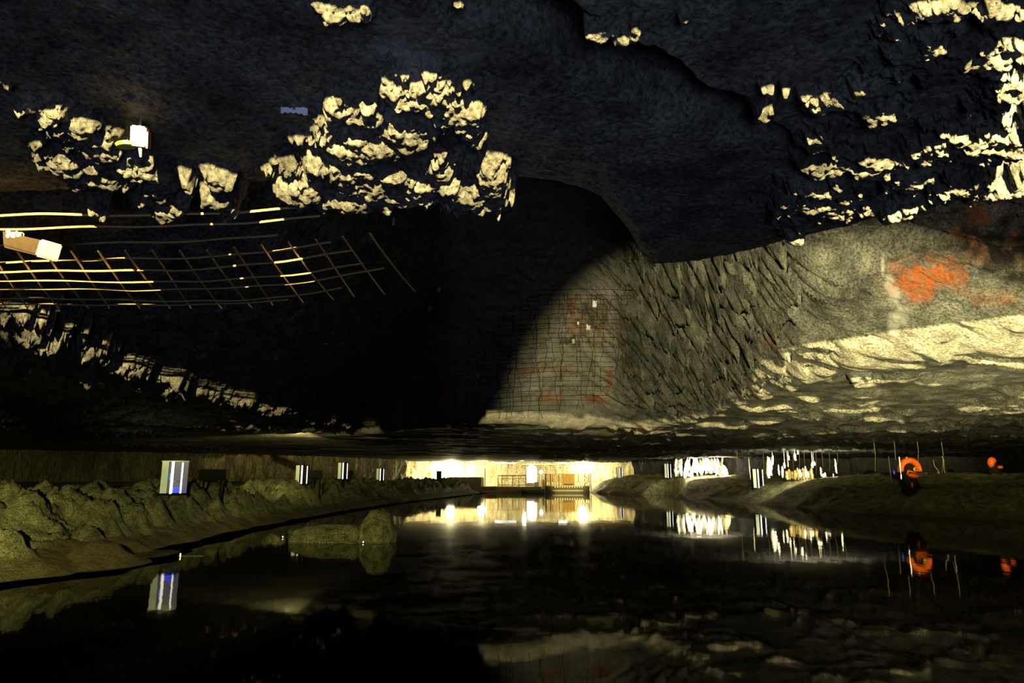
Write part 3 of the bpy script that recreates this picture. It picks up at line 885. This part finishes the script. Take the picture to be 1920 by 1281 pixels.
def lbox(bm, u0, u1, v0, v1, y0, y1, bev=0.0):
    xa, xb = LX_(u0), LX_(u1); za, zb = LZ_(v1), LZ_(v0)
    box(bm, ((xa + xb) / 2, (y0 + y1) / 2, (za + zb) / 2), (xb - xa, y1 - y0, zb - za), bev=bev)

bm = bmesh.new(); lbox(bm, 903, 1015.5, 913, 925, 64.6, 71); 
dk = obj('landing_deck', bm, M['deck']); tag(dk, 'low yellowish landing deck across the water at the far end', 'deck')
bm = bmesh.new(); lbox(bm, 838, 903, 895, 930, 63.2, 70.5, 0.08)
o = obj('retaining_block', bm, M['concrete']); tag(o, 'dark square-cut retaining block at the left side of the bright landing', 'retaining wall')
bm = bmesh.new(); lbox(bm, 903.5, 931, 912.5, 919.5, 64.2, 64.5, 0.02)
o = obj('bumper_beam', bm, M['dark_wood']); tag(o, 'red-brown bumper beam at the left end of the landing deck', 'beam')

def railing(u0, u1, v0, v1, y, posts, label, sag=0):
    t = thing('railing', label, 'railing', (LX_(u0, y), y, LZ_(v1, y) + 0.04))
    W_ = LX_(u1, y) - LX_(u0, y); H_ = LZ_(v0, y) - LZ_(v1, y)
    for f in posts:
        bm = bmesh.new(); tube(bm, [(W_ * f, 0, 0), (W_ * f, 0, H_ * 1.08)], 0.035, 6); obj('post', bm, M['rail'], t)
    for hh in (1.0, 0.72, 0.12):
        bm = bmesh.new(); tube(bm, [(0, 0, H_ * hh), (W_, 0, H_ * hh)], 0.03 if hh < 1 else 0.05, 6); obj('rail', bm, M['rail'], t)
    bm = bmesh.new()
    for k in range(1, 26):
        x = W_ * k / 26
        tube(bm, [(x, 0, H_ * 0.12), (x, 0, H_ * 0.72)], 0.008, 4)
    o = obj('baluster', bm, M['rail'], t); o['kind'] = 'stuff'
    return t
railing(934, 986, 893, 913, 65.2, (0.0, 0.14, 0.52, 0.74, 1.0), 'cream railing with thin bars between the white blaze and the tall lamp')
bm = bmesh.new(); tube(bm, [(0, 0, 0), (0, 0, 1.6)], 0.04, 8)
o = obj('mooring_post', bm, M['dark_wood']); o.location = (LX_(909.5), 64.6, LZ_(912)); tag(o, 'thin mooring post at the left end of the landing in front of the white blaze', 'post')

# tall arched lamp
t = thing('arched_lamp', 'tall glowing white arched lamp in the middle of the landing', 'lamp', (LX_(997, 66), 66, LZ_(905.5, 66)))
bm = bmesh.new()
hw_ = 9 / 1280 * 66; H_ = (LZ_(872, 66) - LZ_(905.5, 66))
prof = [(-hw_, 0), (hw_, 0), (hw_ * 1.02, H_ * 0.72)] + [(hw_ * math.cos(a), H_ * 0.72 + H_ * 0.28 * math.sin(a)) for a in np.linspace(0.15, math.pi - 0.3, 10)] + [(-hw_, H_ * 0.70)]
f_ = bm.faces.new([bm.verts.new((x, -0.12, z)) for x, z in prof])
ex = bmesh.ops.extrude_face_region(bm, geom=[f_])
bmesh.ops.translate(bm, vec=(0, 0.24, 0), verts=[v for v in ex['geom'] if isinstance(v, bmesh.types.BMVert)])
obj('glass', bm, M['lamp_glass'], t)
bm = bmesh.new(); box(bm, (0, 0, -0.16), (hw_ * 2.1, 0.4, 0.32), bev=0.03); obj('foot', bm, M['cream'], t)
t = thing('globe_lamp', 'small round white lamp on a post right of the tall arched lamp', 'lamp', (LX_(1014.5, 66.3), 66.3, LZ_(913, 64.6)))
bm = bmesh.new(); bmesh.ops.create_uvsphere(bm, u_segments=16, v_segments=10, radius=0.19); bmesh.ops.translate(bm, vec=(0, 0, 1.35), verts=bm.verts); obj('globe', bm, M['lamp_glass'], t, True)
bm = bmesh.new(); tube(bm, [(0, 0, 0), (0, 0, 1.2)], 0.05, 8); obj('pole', bm, M['cream'], t)
bm = bmesh.new(); lbox(bm, 1002, 1011, 904, 912.9, 64.9, 65.5, 0.03)
o = obj('white_bench', bm, M['ring']); tag(o, 'low white bench box beside the foot of the tall arched lamp', 'bench')
bm = bmesh.new(); lbox(bm, 1016.5, 1020.5, 899, 925, 64.0, 64.55, 0.03)
o = obj('cream_block', bm, M['cream']); tag(o, 'upright cream block between the globe lamp and the slatted pen', 'block')

# small boat
t = thing('rowing_boat', 'small dark grey boat moored below the tall arched lamp', 'boat', (LX_(999, 63.4), 63.4, 0.0))
bm = bmesh.new()
L2, W2, H2 = 1.05, 0.42, 0.26
rings = []
for i in range(13):
    f = -1 + 2 * i / 12
    wv = W2 * math.sqrt(max(0.0, 1 - abs(f) ** 2.6)) + 0.02
    zb = 0.10 * f * f
    rings.append([bm.verts.new((f * L2, -wv, H2 + zb)), bm.verts.new((f * L2, -wv * 0.7, 0.02 + zb)), bm.verts.new((f * L2, 0, -0.06 + zb)), bm.verts.new((f * L2, wv * 0.7, 0.02 + zb)), bm.verts.new((f * L2, wv, H2 + zb))])
for i in range(12):
    for k in range(4):
        bm.faces.new((rings[i][k], rings[i][k + 1], rings[i + 1][k + 1], rings[i + 1][k]))
obj('hull', bm, M['boat'], t, True)
for bx_ in (-0.5, 0.4):
    bm = bmesh.new(); box(bm, (bx_, 0, H2 - 0.04), (0.22, W2 * 1.8, 0.03)); obj('seat', bm, M['wood'], t)
bm = bmesh.new()
tube(bm, [(f * L2, -(W2 * math.sqrt(max(0, 1 - abs(f) ** 2.6)) + 0.02), H2 + 0.1 * f * f) for f in np.linspace(-1, 1, 15)], 0.025, 6)
tube(bm, [(f * L2, (W2 * math.sqrt(max(0, 1 - abs(f) ** 2.6)) + 0.02), H2 + 0.1 * f * f) for f in np.linspace(-1, 1, 15)], 0.025, 6)
obj('gunwale', bm, M['steel'], t)

# slatted pen on its pontoon
ys = 63.6
x0, x1 = LX_(1022.5, ys), LX_(1105, ys); zf = LZ_(912, ys); zt = LZ_(888.5, ys)
t = thing('slatted_pen', 'yellow board pen on a dark pontoon at the right side of the landing', 'pen', (x0, ys, 0))
W_ = x1 - x0; H_ = zt - zf
bm = bmesh.new(); box(bm, (W_ / 2, 1.0, zf * 0.5), (W_, 2.2, zf), bev=0.02); obj('pontoon', bm, M['concrete'], t)
bm = bmesh.new(); box(bm, (W_ / 2, -0.14, zf * 0.35), (W_ * 0.70, 0.1, 0.10), bev=0.01); obj('fender', bm, M['rail'], t)
for f in (0.0, 0.115, 0.39, 0.65, 0.89, 1.0):
    bm = bmesh.new(); box(bm, (W_ * f, 0, zf + H_ / 2), (0.07, 0.07, H_)); obj('post', bm, M['dark_wood' if f in (0.115, .89) else 'wood'], t)
for hh in (0.02, 0.36, 0.98):
    bm = bmesh.new(); box(bm, (W_ / 2, 0, zf + H_ * hh), (W_, 0.06, 0.05)); obj('rail', bm, M['wood'], t)
for k in range(34):
    f = (k + 0.5) / 34
    if 0.39 < f < 0.65:
        continue
    low = 0.36 < 1 and not (0.39 < f < 0.65)
    bm = bmesh.new(); box(bm, (W_ * f, 0.02, zf + H_ * (0.68 if k % 2 else 0.5)), (W_ / 34 * 0.62, 0.025, H_ * (0.6 if k % 2 else 0.95))); obj('slat', bm, M['wood'] if k % 5 else M['dark_wood'], t)
bm = bmesh.new(); box(bm, (W_ * 0.52, -0.04, zf + H_ * 0.60), (W_ * 0.25, 0.03, H_ * 0.76)); g_ = obj('gate', bm, M['wood'], t)
bm = bmesh.new()
for k in range(7):
    tube(bm, [(W_ * (0.41 + 0.037 * k), -0.07, zf + H_ * 0.24), (W_ * (0.41 + 0.037 * k), -0.07, zf + H_ * 0.97)], 0.012, 4)
o = obj('gate_groove', bm, M['dark_wood'], g_)
bm = bmesh.new(); box(bm, (W_ * 0.52, 0.04, zf + H_ * 0.14), (W_ * 0.25, 0.02, H_ * 0.14)); obj('kick_gap', bm, M['dark_wood'], t)
for k in range(12):
    bm = bmesh.new(); bmesh.ops.create_icosphere(bm, subdivisions=1, radius=0.045)
    bmesh.ops.translate(bm, vec=(W_ * (0.22 + 0.055 * k), -0.14, zf - 0.06), verts=bm.verts); obj('edge_lamp', bm, M['warm_lamp'], t)
t = thing('life_ring', 'white life ring with a red band hanging on the slatted pen', 'life ring', (LX_(1099, ys - .15), ys - 0.12, LZ_(900.5, ys - .15)))
bm = bmesh.new()
def torus(bm, R, r, a0=0, a1=2 * math.pi, n=28, flat_=1.0):
    pts = [(R * math.cos(a), 0, R * math.sin(a)) for a in np.linspace(a0, a1, n)]
    tube(bm, pts, r, 8, cap=False)
torus(bm, 0.23, 0.065); obj('ring', bm, M['ring'], t, True)
for k in range(2):
    bm = bmesh.new(); torus(bm, 0.23, 0.069, math.pi / 2 + math.pi * k - 0.15, math.pi / 2 + math.pi * k + 0.15, 5); obj('band', bm, M['red'], t, True)
bm = bmesh.new(); tube(bm, [(0, 0, 0), (0, 0, 1.6)], 0.05, 8)
o = obj('white_post', bm, M['ring']); o.location = (LX_(1107.5, 63.8), 63.8, 0.2); tag(o, 'white upright post at the right end of the slatted pen', 'post')

# ceiling tubes of the landing
for (u0, u1, v, r, lab) in ((928, 968, 868.6, 0.05, 'bright tube light under the roof left of the long thin strip'), (979, 1044, 870.6, 0.028, 'long thin yellow strip light under the roof above the arched lamp'), (1046, 1062, 868.4, 0.07, 'short thick white tube light at the right end of the thin strip')):
    yy = 66.5
    xa = LX_(u0, yy); xb = LX_(u1, yy); zz = LZ_(v, yy)
    t = thing('tube_lamp', lab, 'tube light', ((xa + xb) / 2, yy, zz))
    bm = bmesh.new(); tube(bm, [(-(xb - xa) / 2, 0, 0), ((xb - xa) / 2, 0, 0)], r, 8); obj('tube', bm, M['warm_lamp'] if r < .04 else M['lamp_glass'], t)
    for sx in (-0.4, 0.4):
        bm = bmesh.new(); tube(bm, [((xb - xa) * sx, 0, r), ((xb - xa) * sx, 0, max(0.25, 3.25 - zz))], 0.012, 5); obj('hanger', bm, M['steel'], t)

# ================================================================= SALT COLUMNS
rng = random.Random(11)
def column(x, y, z0, z1, r, mat, label, group, lean=0.0, top_r=0.5, name='salt_column', roof_z=None):
    bm = bmesh.new()
    n = 9
    pts = []; rr = []
    for i in range(n):
        f = i / (n - 1)
        pts.append((lean * (z1 - z0) * f + rng.uniform(-1, 1) * r * 0.3, rng.uniform(-1, 1) * r * 0.3, (z1 - z0) * f))
        rr.append(max(0.008, r * (0.35 + 0.65 * math.sin(math.pi * min(1, 0.15 + f * 0.8)) * rng.uniform(0.7, 1.2)) * (1 if f < .95 else top_r)))
    if roof_z is not None:
        pts.append((pts[-1][0], pts[-1][1], roof_z - z0)); rr.append(0.010)
    tube(bm, pts, rr, 9)
    o = obj(name, bm, mat, None, True)
    o.location = (x, y, z0)
    tag(o, label, 'salt column', group)
    return o
TEN = ['', 'eleventh', 'twelfth', 'thirteenth', 'fourteenth', 'fifteenth', 'sixteenth', 'seventeenth', 'eighteenth', 'nineteenth', 'twentieth']
ONE = ['first', 'second', 'third', 'fourth', 'fifth', 'sixth', 'seventh', 'eighth', 'ninth']
NTH = ONE + ['tenth'] + TEN[1:] + ['twenty-' + q_ for q_ in ONE] + ['thirtieth']
for i in range(30):
    u = 1267 + 87 * i / 29 + rng.uniform(-1.5, 1.5)
    y = 54.2 + (i * 2 % 5) * 0.42
    v0 = 858 + rng.uniform(-2, 3) + (2 if u < 1290 else 0); v1 = np.interp(u, [1265, 1290, 1300, 1330, 1352], [888, 894, 890, 884, 896]) + rng.uniform(-5, 6)
    a = at_y(u, v0, y); b = at_y(u + rng.uniform(-1, 1), v1, y)
    column(b.x, y, b.z, a.z, rng.uniform(0.06, 0.16), M['crystal'], NTH[i] + ' from the left of the packed bright white columns right of the landing', 'packed white salt columns right of the landing', rng.uniform(-0.34, 0.34))
a = at_y(1358, 872, 54); b = at_y(1362, 896, 54)
column(b.x, 54, b.z, a.z, 0.22, M['tan_crystal'], 'greenish tan pointed rock just right of the packed white columns', None, -0.2)
spec = [(1440, 856, 897, .13), (1448, 853, 872, .07), (1445, 858, 892, .09), (1460, 871, 892, .05), (1467, 874, 896, .06), (1470, 866, 878, .06), (1478, 854, 863, .06), (1477, 864, 876, .03), (1490, 849, 864, .07), (1495, 844, 852, .05),
        (1500, 880, 897, .09), (1510, 874, 895, .06), (1514, 884, 895, .08), (1523, 866, 877, .08), (1526, 865, 873, .07), (1539, 876, 893, .05), (1543, 888, 896, .07), (1546, 886, 895, .06), (1568, 860, 888, .05), (1562, 888, 896, .03), (1406, 858, 900, .03)]
ORD = ['first', 'second', 'third', 'fourth', 'fifth', 'sixth', 'seventh', 'eighth', 'ninth', 'tenth', 'eleventh', 'twelfth', 'thirteenth', 'fourteenth', 'fifteenth']
for i, (u, v0, v1, r) in enumerate(spec):
    y = 38.8 + (i % 4) * 0.25
    a = at_y(u, v0, y); b = at_y(u + 1, v1, y)
    hang = v1 < 880
    side_no = ORD[sorted(q_[0] for q_ in spec if (q_[2] < 880) == hang).index(u)]
    column(b.x, y, b.z, a.z, r, M['crystal'], side_no + ' from the left of the scattered white spikes behind the right bank' if not hang else side_no + ' from the left of the white drips hanging above the right bank',
           'scattered white salt spikes on the right bank' if not hang else 'white salt drips hanging over the right bank', rng.uniform(-.05, .05), name='salt_column' if not hang else 'salt_drip', roof_z=(roof_at(b.x, y) - 0.02) if hang else None)
    if hang:
        pass
for i in range(10):
    u = 1476 + i * 5.2; y = 40.2 + (i % 3) * 0.35
    a = at_y(u, 878 + rng.uniform(-4, 6), y); b = at_y(u, 900, y)
    column(b.x, y, b.z, a.z, 0.10, M['tan_crystal'], ORD[i] + ' from the left of the tan yellow stubs between the white spikes', 'tan stubs behind the right bank')
# threads of wet cable under the roof on the right
for i, (u, v0, v1) in enumerate([(1431, 855, 897), (1486, 850, 900), (1498, 846, 880), (1507, 848, 890), (1529, 848, 890), (1541, 850, 892), (1554, 846, 885), (1569, 840, 870), (1640, 845, 885), (1720, 832, 870), (1765, 828, 888), (1678, 846, 862), (1382, 858, 893)]):
    y = 37.5 if u < 1600 else 26.5
    a = at_y(u, v0, y); b = at_y(u + 1.2, v1, y)
    if roof_at(a.x, y) - a.z < 0.6:
        a.z = roof_at(a.x, y) - 0.01
    bm = bmesh.new(); tube(bm, [(0, 0, 0), (0.01, 0, (b.z - a.z) * 0.5), (b.x - a.x, 0, b.z - a.z)], 0.006 if u > 1600 else 0.009, 5)
    o = obj('hanging_thread', bm, M['dull']); o.location = a
    tag(o, ORD[sorted([1431, 1486, 1498, 1507, 1529, 1541, 1554, 1569, 1640, 1720, 1765, 1678, 1382]).index(u)] + ' from the left of the thin pale threads hanging above the right bank', 'thread', 'thin threads hanging over the right bank')

# ================================================================= ORANGE FIGURES ON THE RIGHT BANK
def ground_y(u, v, side, y0=12.0, y1=62.0):
    for yy in np.arange(y0, y1, 0.1):
        q_ = at_y(u, v, yy)
        if bank_z(q_.x, yy, side) >= q_.z:
            return float(yy)
    return y0
FY = ground_y(1708, 924, 1)
def fpt(u, v, dy=0.0): 
    p = at_y(u, v, FY + dy)
    return p
org = fpt(1708, 925)
pxm = FY / 1280.0
t = thing('hooded_figure', 'crouching dark figure with an orange hood and orange snout on the right bank', 'figure', org)
bm = bmesh.new()
body_pts = [(0.0, 0, -0.25, .30), (0.02, 0.02, 0.0, .34), (0.03, 0.02, 0.25, .33), (0.02, 0.02, 0.5, .27), (0.0, 0.0, 0.70, .25), (0.0, -0.02, 0.88, .27), (0.0, 0.0, 1.05, .24), (0, 0.02, 1.16, .12)]
tube(bm, [p[:3] for p in body_pts], [p[3] for p in body_pts], 20)
tube(bm, [(0.22, 0, 0.42), (0.40, -0.12, 0.20), (0.55, -0.2, -0.05)], [0.10, 0.08, 0.055], 10)
tube(bm, [(-0.20, 0, 0.42), (-0.26, -0.16, 0.2), (-0.16, -0.26, 0.05)], [0.10, 0.08, 0.055], 10)
obj('body', bm, M['dark_cloth'], t, True)
# hood: a band that arches over the face
bm = bmesh.new()
R1 = 18.5 * pxm
prev = None
for i in range(22):
    a = math.radians(-8 + 196 * i / 21)
    thick = 0.10 + 0.12 * math.sin(max(0, a - 0.1)) ** 2
    c_, s_ = math.cos(a), math.sin(a)
    ro = R1 + 0.02; ri = ro - thick * (0.75 if s_ > 0 else 0.5)
    cz = 0.93
    cur = [bm.verts.new((c_ * rr_, yy_, cz + s_ * rr_ * 1.12)) for rr_, yy_ in ((ri, -0.31), (ro, -0.24), (ro * 1.02, 0.0), (ro * 0.8, 0.22), (ri * 0.8, 0.05))]
    if prev:
        for k in range(5):
            bm.faces.new((prev[k], prev[(k + 1) % 5], cur[(k + 1) % 5], cur[k]))
    prev = cur
obj('hood', bm, M['orange_cloth'], t, True)
bm = bmesh.new(); bmesh.ops.create_uvsphere(bm, u_segments=20, v_segments=12, radius=1)
for v in bm.verts: v.co = Vector((v.co.x * 0.26, v.co.y * 0.22 - 0.08, v.co.z * 0.27 + 0.92))
fc = obj('face', bm, M['dark_cloth'], t, True)
bm = bmesh.new()
for v in bmesh.ops.create_uvsphere(bm, u_segments=20, v_segments=10, radius=1)['verts']:
    v.co = Vector((v.co.x * 0.22 + 0.02, v.co.y * 0.14 - 0.27, v.co.z * 0.095 + 0.70 - 0.03 * v.co.x))
obj('lower_lip', bm, M['orange_cloth'], fc, True)
bm = bmesh.new(); tube(bm, [(-0.20, -0.20, 0.72), (-0.17, -0.30, 0.90), (-0.05, -0.33, 0.86), (0.10, -0.33, 0.81), (0.23, -0.24, 0.79)], [0.02, 0.055, 0.035, 0.018, 0.012], 8)
obj('upper_lip', bm, M['orange_cloth'], fc, True)
bm = bmesh.new()
for v in bmesh.ops.create_uvsphere(bm, u_segments=16, v_segments=10, radius=1)['verts']:
    v.co = Vector((v.co.x * 0.095 + 0.12, v.co.y * 0.06 - 0.27, v.co.z * 0.09 + 0.95))
ey = obj('eye', bm, M['amber'], fc, True)
bm = bmesh.new()
for v in bmesh.ops.create_uvsphere(bm, u_segments=10, v_segments=8, radius=1)['verts']:
    v.co = Vector((v.co.x * 0.028 + 0.12, v.co.y * 0.02 - 0.33, v.co.z * 0.032 + 0.95))
bm = bm; obj('pupil', bm, M['black'], fc, True)
bm = bmesh.new(); lumpy(bm, (-0.10, -0.33, 0.33), (0.05, 0.03, 0.11), 2, .2, 2, 3); obj('chest_badge', bm, M['orange_cloth'], t, True)
bm = bmesh.new(); tube(bm, [(0.22, -0.24, 0.52), (0.30, -0.26, 0.30), (0.44, -0.26, 0.02)], [0.03, 0.045, 0.025], 8); obj('strap', bm, M['timber'], t, True)
bm = bmesh.new(); bmesh.ops.create_uvsphere(bm, u_segments=12, v_segments=8, radius=0.055); bmesh.ops.translate(bm, vec=(-0.04, -0.05, 1.42), verts=bm.verts); obj('bobble', bm, M['steel'], t, True)

for i, (u0, v0, u1, v1, mt, nm, lab, r) in enumerate([(1666, 856, 1672, 908, 'white_glow', 'light_rod', 'long thin white rod standing left of the orange hooded figure', .02), (1686, 857, 1689, 888, 'warm_lamp', 'light_rod', 'short yellow-white rod touching the left side of the orange hood', .022), (1689.5, 889, 1690, 899, 'white_glow', 'light_rod', 'small white glint hanging under the yellow-white rod', .025)]):
    a = fpt(u0, v0, -0.35); b = fpt(u1, v1, -0.35)
    bm = bmesh.new(); tube(bm, [(0, 0, 0), ((b - a) * 0.5), (b - a)], [r * .6, r, r * .4], 6); o = obj(nm, bm, M['steel'] if i == 0 else M[mt]); o.location = a
    tag(o, lab, 'rod')
a = fpt(1676.5, 886, -0.3)
bm = bmesh.new(); lumpy(bm, (0, 0, 0), (0.022, 0.02, 0.085), 2, .1, 2, 1); o = obj('blue_lamp', bm, M['blue_glow']); o.location = a; tag(o, 'small blue light between the two rods left of the orange figure', 'lamp')
for k, (pts, rr, lab) in enumerate([([(1750, 862), (1752, 874), (1760, 884), (1759, 888)], [.012, .018, .025, .07], 'curved pale stalk with a round foot right of the orange figure'), ([(1766, 855), (1769, 862), (1770, 880), (1772, 887)], [.012, .024, .018, .03], 'straight pale stalk furthest right beside the curved one')]):
    P3 = [fpt(u, v, 0.2) for u, v in pts]
    bm = bmesh.new(); tube(bm, [p - P3[0] for p in P3], rr, 8); o = obj('pale_stalk', bm, M['dull'], None, True); o.location = P3[0]
    tag(o, lab, 'stalk')
for (u, v, lab) in ((1734, 930, 'small greenish knob in front of the figure, left of the two'), (1749, 930, 'small round knob in front of the figure, right of the two')):
    p = fpt(u, v, -0.75)
    bm = bmesh.new(); lumpy(bm, (0, 0, 0), (0.06, 0.06, 0.07), 2, .15, 2, 5); o = obj('stone_knob', bm, M['dull'], None, True); o.location = p; tag(o, lab, 'stone')

FY2 = ground_y(1862, 890, 1)
p = at_y(1860, 866, FY2)
t = thing('hooded_figure', 'second orange-hooded figure half hidden behind the bank near the right edge', 'figure', (p.x, FY2, p.z))
bm = bmesh.new()
for v in bmesh.ops.create_uvsphere(bm, u_segments=18, v_segments=12, radius=1)['verts']:
    v.co = Vector((v.co.x * 0.17, v.co.y * 0.15, v.co.z * 0.19)); 
    if v.co.z < 0: v.co.x = v.co.x * 0.8 - 0.05; v.co.z *= 1.3
obj('hood', bm, M['orange_cloth'], t, True)
bm = bmesh.new()
tube(bm, [(0.05, 0.02, 0.05), (0.05, 0.02, -0.12), (0.10, 0.05, -0.30), (0.10, 0.05, -0.55)], [0.10, 0.14, 0.22, 0.24], 14)
obj('body', bm, M['dark_cloth'], t, True)
bm = bmesh.new(); lumpy(bm, (0.20, -0.17, -0.22), (0.12, 0.07, 0.07), 2, .15, 2, 2); obj('snout', bm, M['orange_cloth'], t, True)

# ================================================================= IN THE WATER
p = at_z(630, 1019, 0.0)
bm = bmesh.new()
lumpy(bm, (-0.05, 0.55, 0.06), (1.25, 0.55, 0.32), 5, 0.16, 1.6, 3)
islet = o = obj('rock_islet', bm, M['bank'], None, True); o.location = p
tag(o, 'long low olive rock islet in the lake near the left bank', 'rock')
p2 = at_z(700, 1020, 0.0)
bm = bmesh.new(); lumpy(bm, (0, 0.5, 0.18), (0.42, 0.40, 0.50), 4, 0.22, 1.5, 9)
o = obj('boulder', bm, M['bank'], islet, True); o.location = p2 - p
o['label'] = 'tallest peaked boulder at the right end'
p3 = at_z(658, 1020, 0.0)
bm = bmesh.new(); lumpy(bm, (0, 0.15, 0.12), (0.16, 0.15, 0.24), 4, 0.2, 1.8, 19)
o = obj('boulder', bm, M['bank'], islet, True); o.location = p3 - p
o['label'] = 'small rounded boulder in the middle'
for (u, v, m_, lab) in ((654, 1012, 'warm_lamp', 'yellow floating light at the foot of the islet, brightest one'), (659, 1012, 'warm_lamp', 'yellow floating light touching the brightest one on its right'), (681, 1013, 'white_glow', 'white floating light left of the peaked boulder'), (696, 1011, 'white_glow', 'white floating light directly below the peaked boulder'), (723, 1008, 'white_glow', 'white floating light at the right tip of the islet'), (530, 1003, 'white_glow', 'white floating light at the left tip of the islet')):
    q_ = at_z(u, v + 6, 0.0)
    t = thing('floating_light', lab, 'light', q_)
    bm = bmesh.new(); tube(bm, [(0, 0, 0.01), (0, 0, 0.045)], 0.014, 8); obj('glass', bm, M[m_], t)
    bm = bmesh.new(); tube(bm, [(0, 0, -0.02), (0, 0, 0.012)], 0.03, 10); obj('float', bm, M['black'], t)
q_ = at_z(557, 1013, 0.0)
bm = bmesh.new(); tube(bm, [(0, 0, -0.3), (0.0, 0, 0.22)], 0.03, 8); o = obj('stake', bm, M['black']); o.location = q_ + Vector((-0.02, -0.75, 0)); tag(o, 'short black stake in the water at the left end of the islet', 'stake')
a = at_z(330, 1044, 0.0); b = at_z(386, 1042, 0.0)
t = thing('floating_plank', 'thin floating plank with a yellow light near the left shore', 'plank', a)
bm = bmesh.new(); box(bm, ((b - a).x / 2, (b - a).y / 2, 0.0), ((b - a).x, 0.05, 0.02)); obj('board', bm, M['timber'], t)
bm = bmesh.new(); tube(bm, [(0.08, 0, 0.0), (0.08, 0, 0.06)], 0.012, 8); obj('candle', bm, M['warm_lamp'], t)
bm = bmesh.new()
pts = []
for u, v in ((1236, 1030), (1300, 1062), (1400, 1104), (1520, 1148), (1640, 1204), (1720, 1236), (1830, 1285), (1960, 1345)):
    pts.append(at_z(u, v, 0.008))
tube(bm, pts, [0.0045 if p_.y > 8 else 0.0018 for p_ in pts], 5)
o = obj('mooring_rope', bm, M['rope']); tag(o, 'thin slack rope lying on the black water at lower right', 'rope')

# ================================================================= ADDED BOAT BOW (unseen below the frame, keeps the forward fill off the banks)
t = thing('shading_bow', 'dark boat bow added below the view to keep the forward fill off the banks', 'boat', (0.9, 0, 0))
bm = bmesh.new()
sec = []
for i in range(17):
    f = i / 16
    y = -3.0 + 3.35 * math.sin(f * math.pi / 2); x = 2.6 * math.cos(f * math.pi / 2) ** 0.8 if f < 1 else 0.0
    sec.append((x, y))
outline = [(x, y) for x, y in sec] + [(-x, y) for x, y in sec[::-1][1:]]
top = [bm.verts.new((x, y, 0.47)) for x, y in outline]
bot = [bm.verts.new((x * 0.8, y - 0.12, -0.15)) for x, y in outline]
for i in range(len(outline) - 1):
    bm.faces.new((top[i], top[i + 1], bot[i + 1], bot[i]))
hull = obj('hull', bm, M['black'], t)
so = hull.modifiers.new('thickness', 'SOLIDIFY'); so.thickness = 0.04
bm = bmesh.new(); tube(bm, [(x, y, 0.475) for x, y in outline], 0.03, 6); obj('gunwale', bm, M['black'], t)
bm = bmesh.new(); box(bm, (0, -1.9, 0.12), (4.0, 2.0, 0.04)); obj('floorboard', bm, M['black'], t)
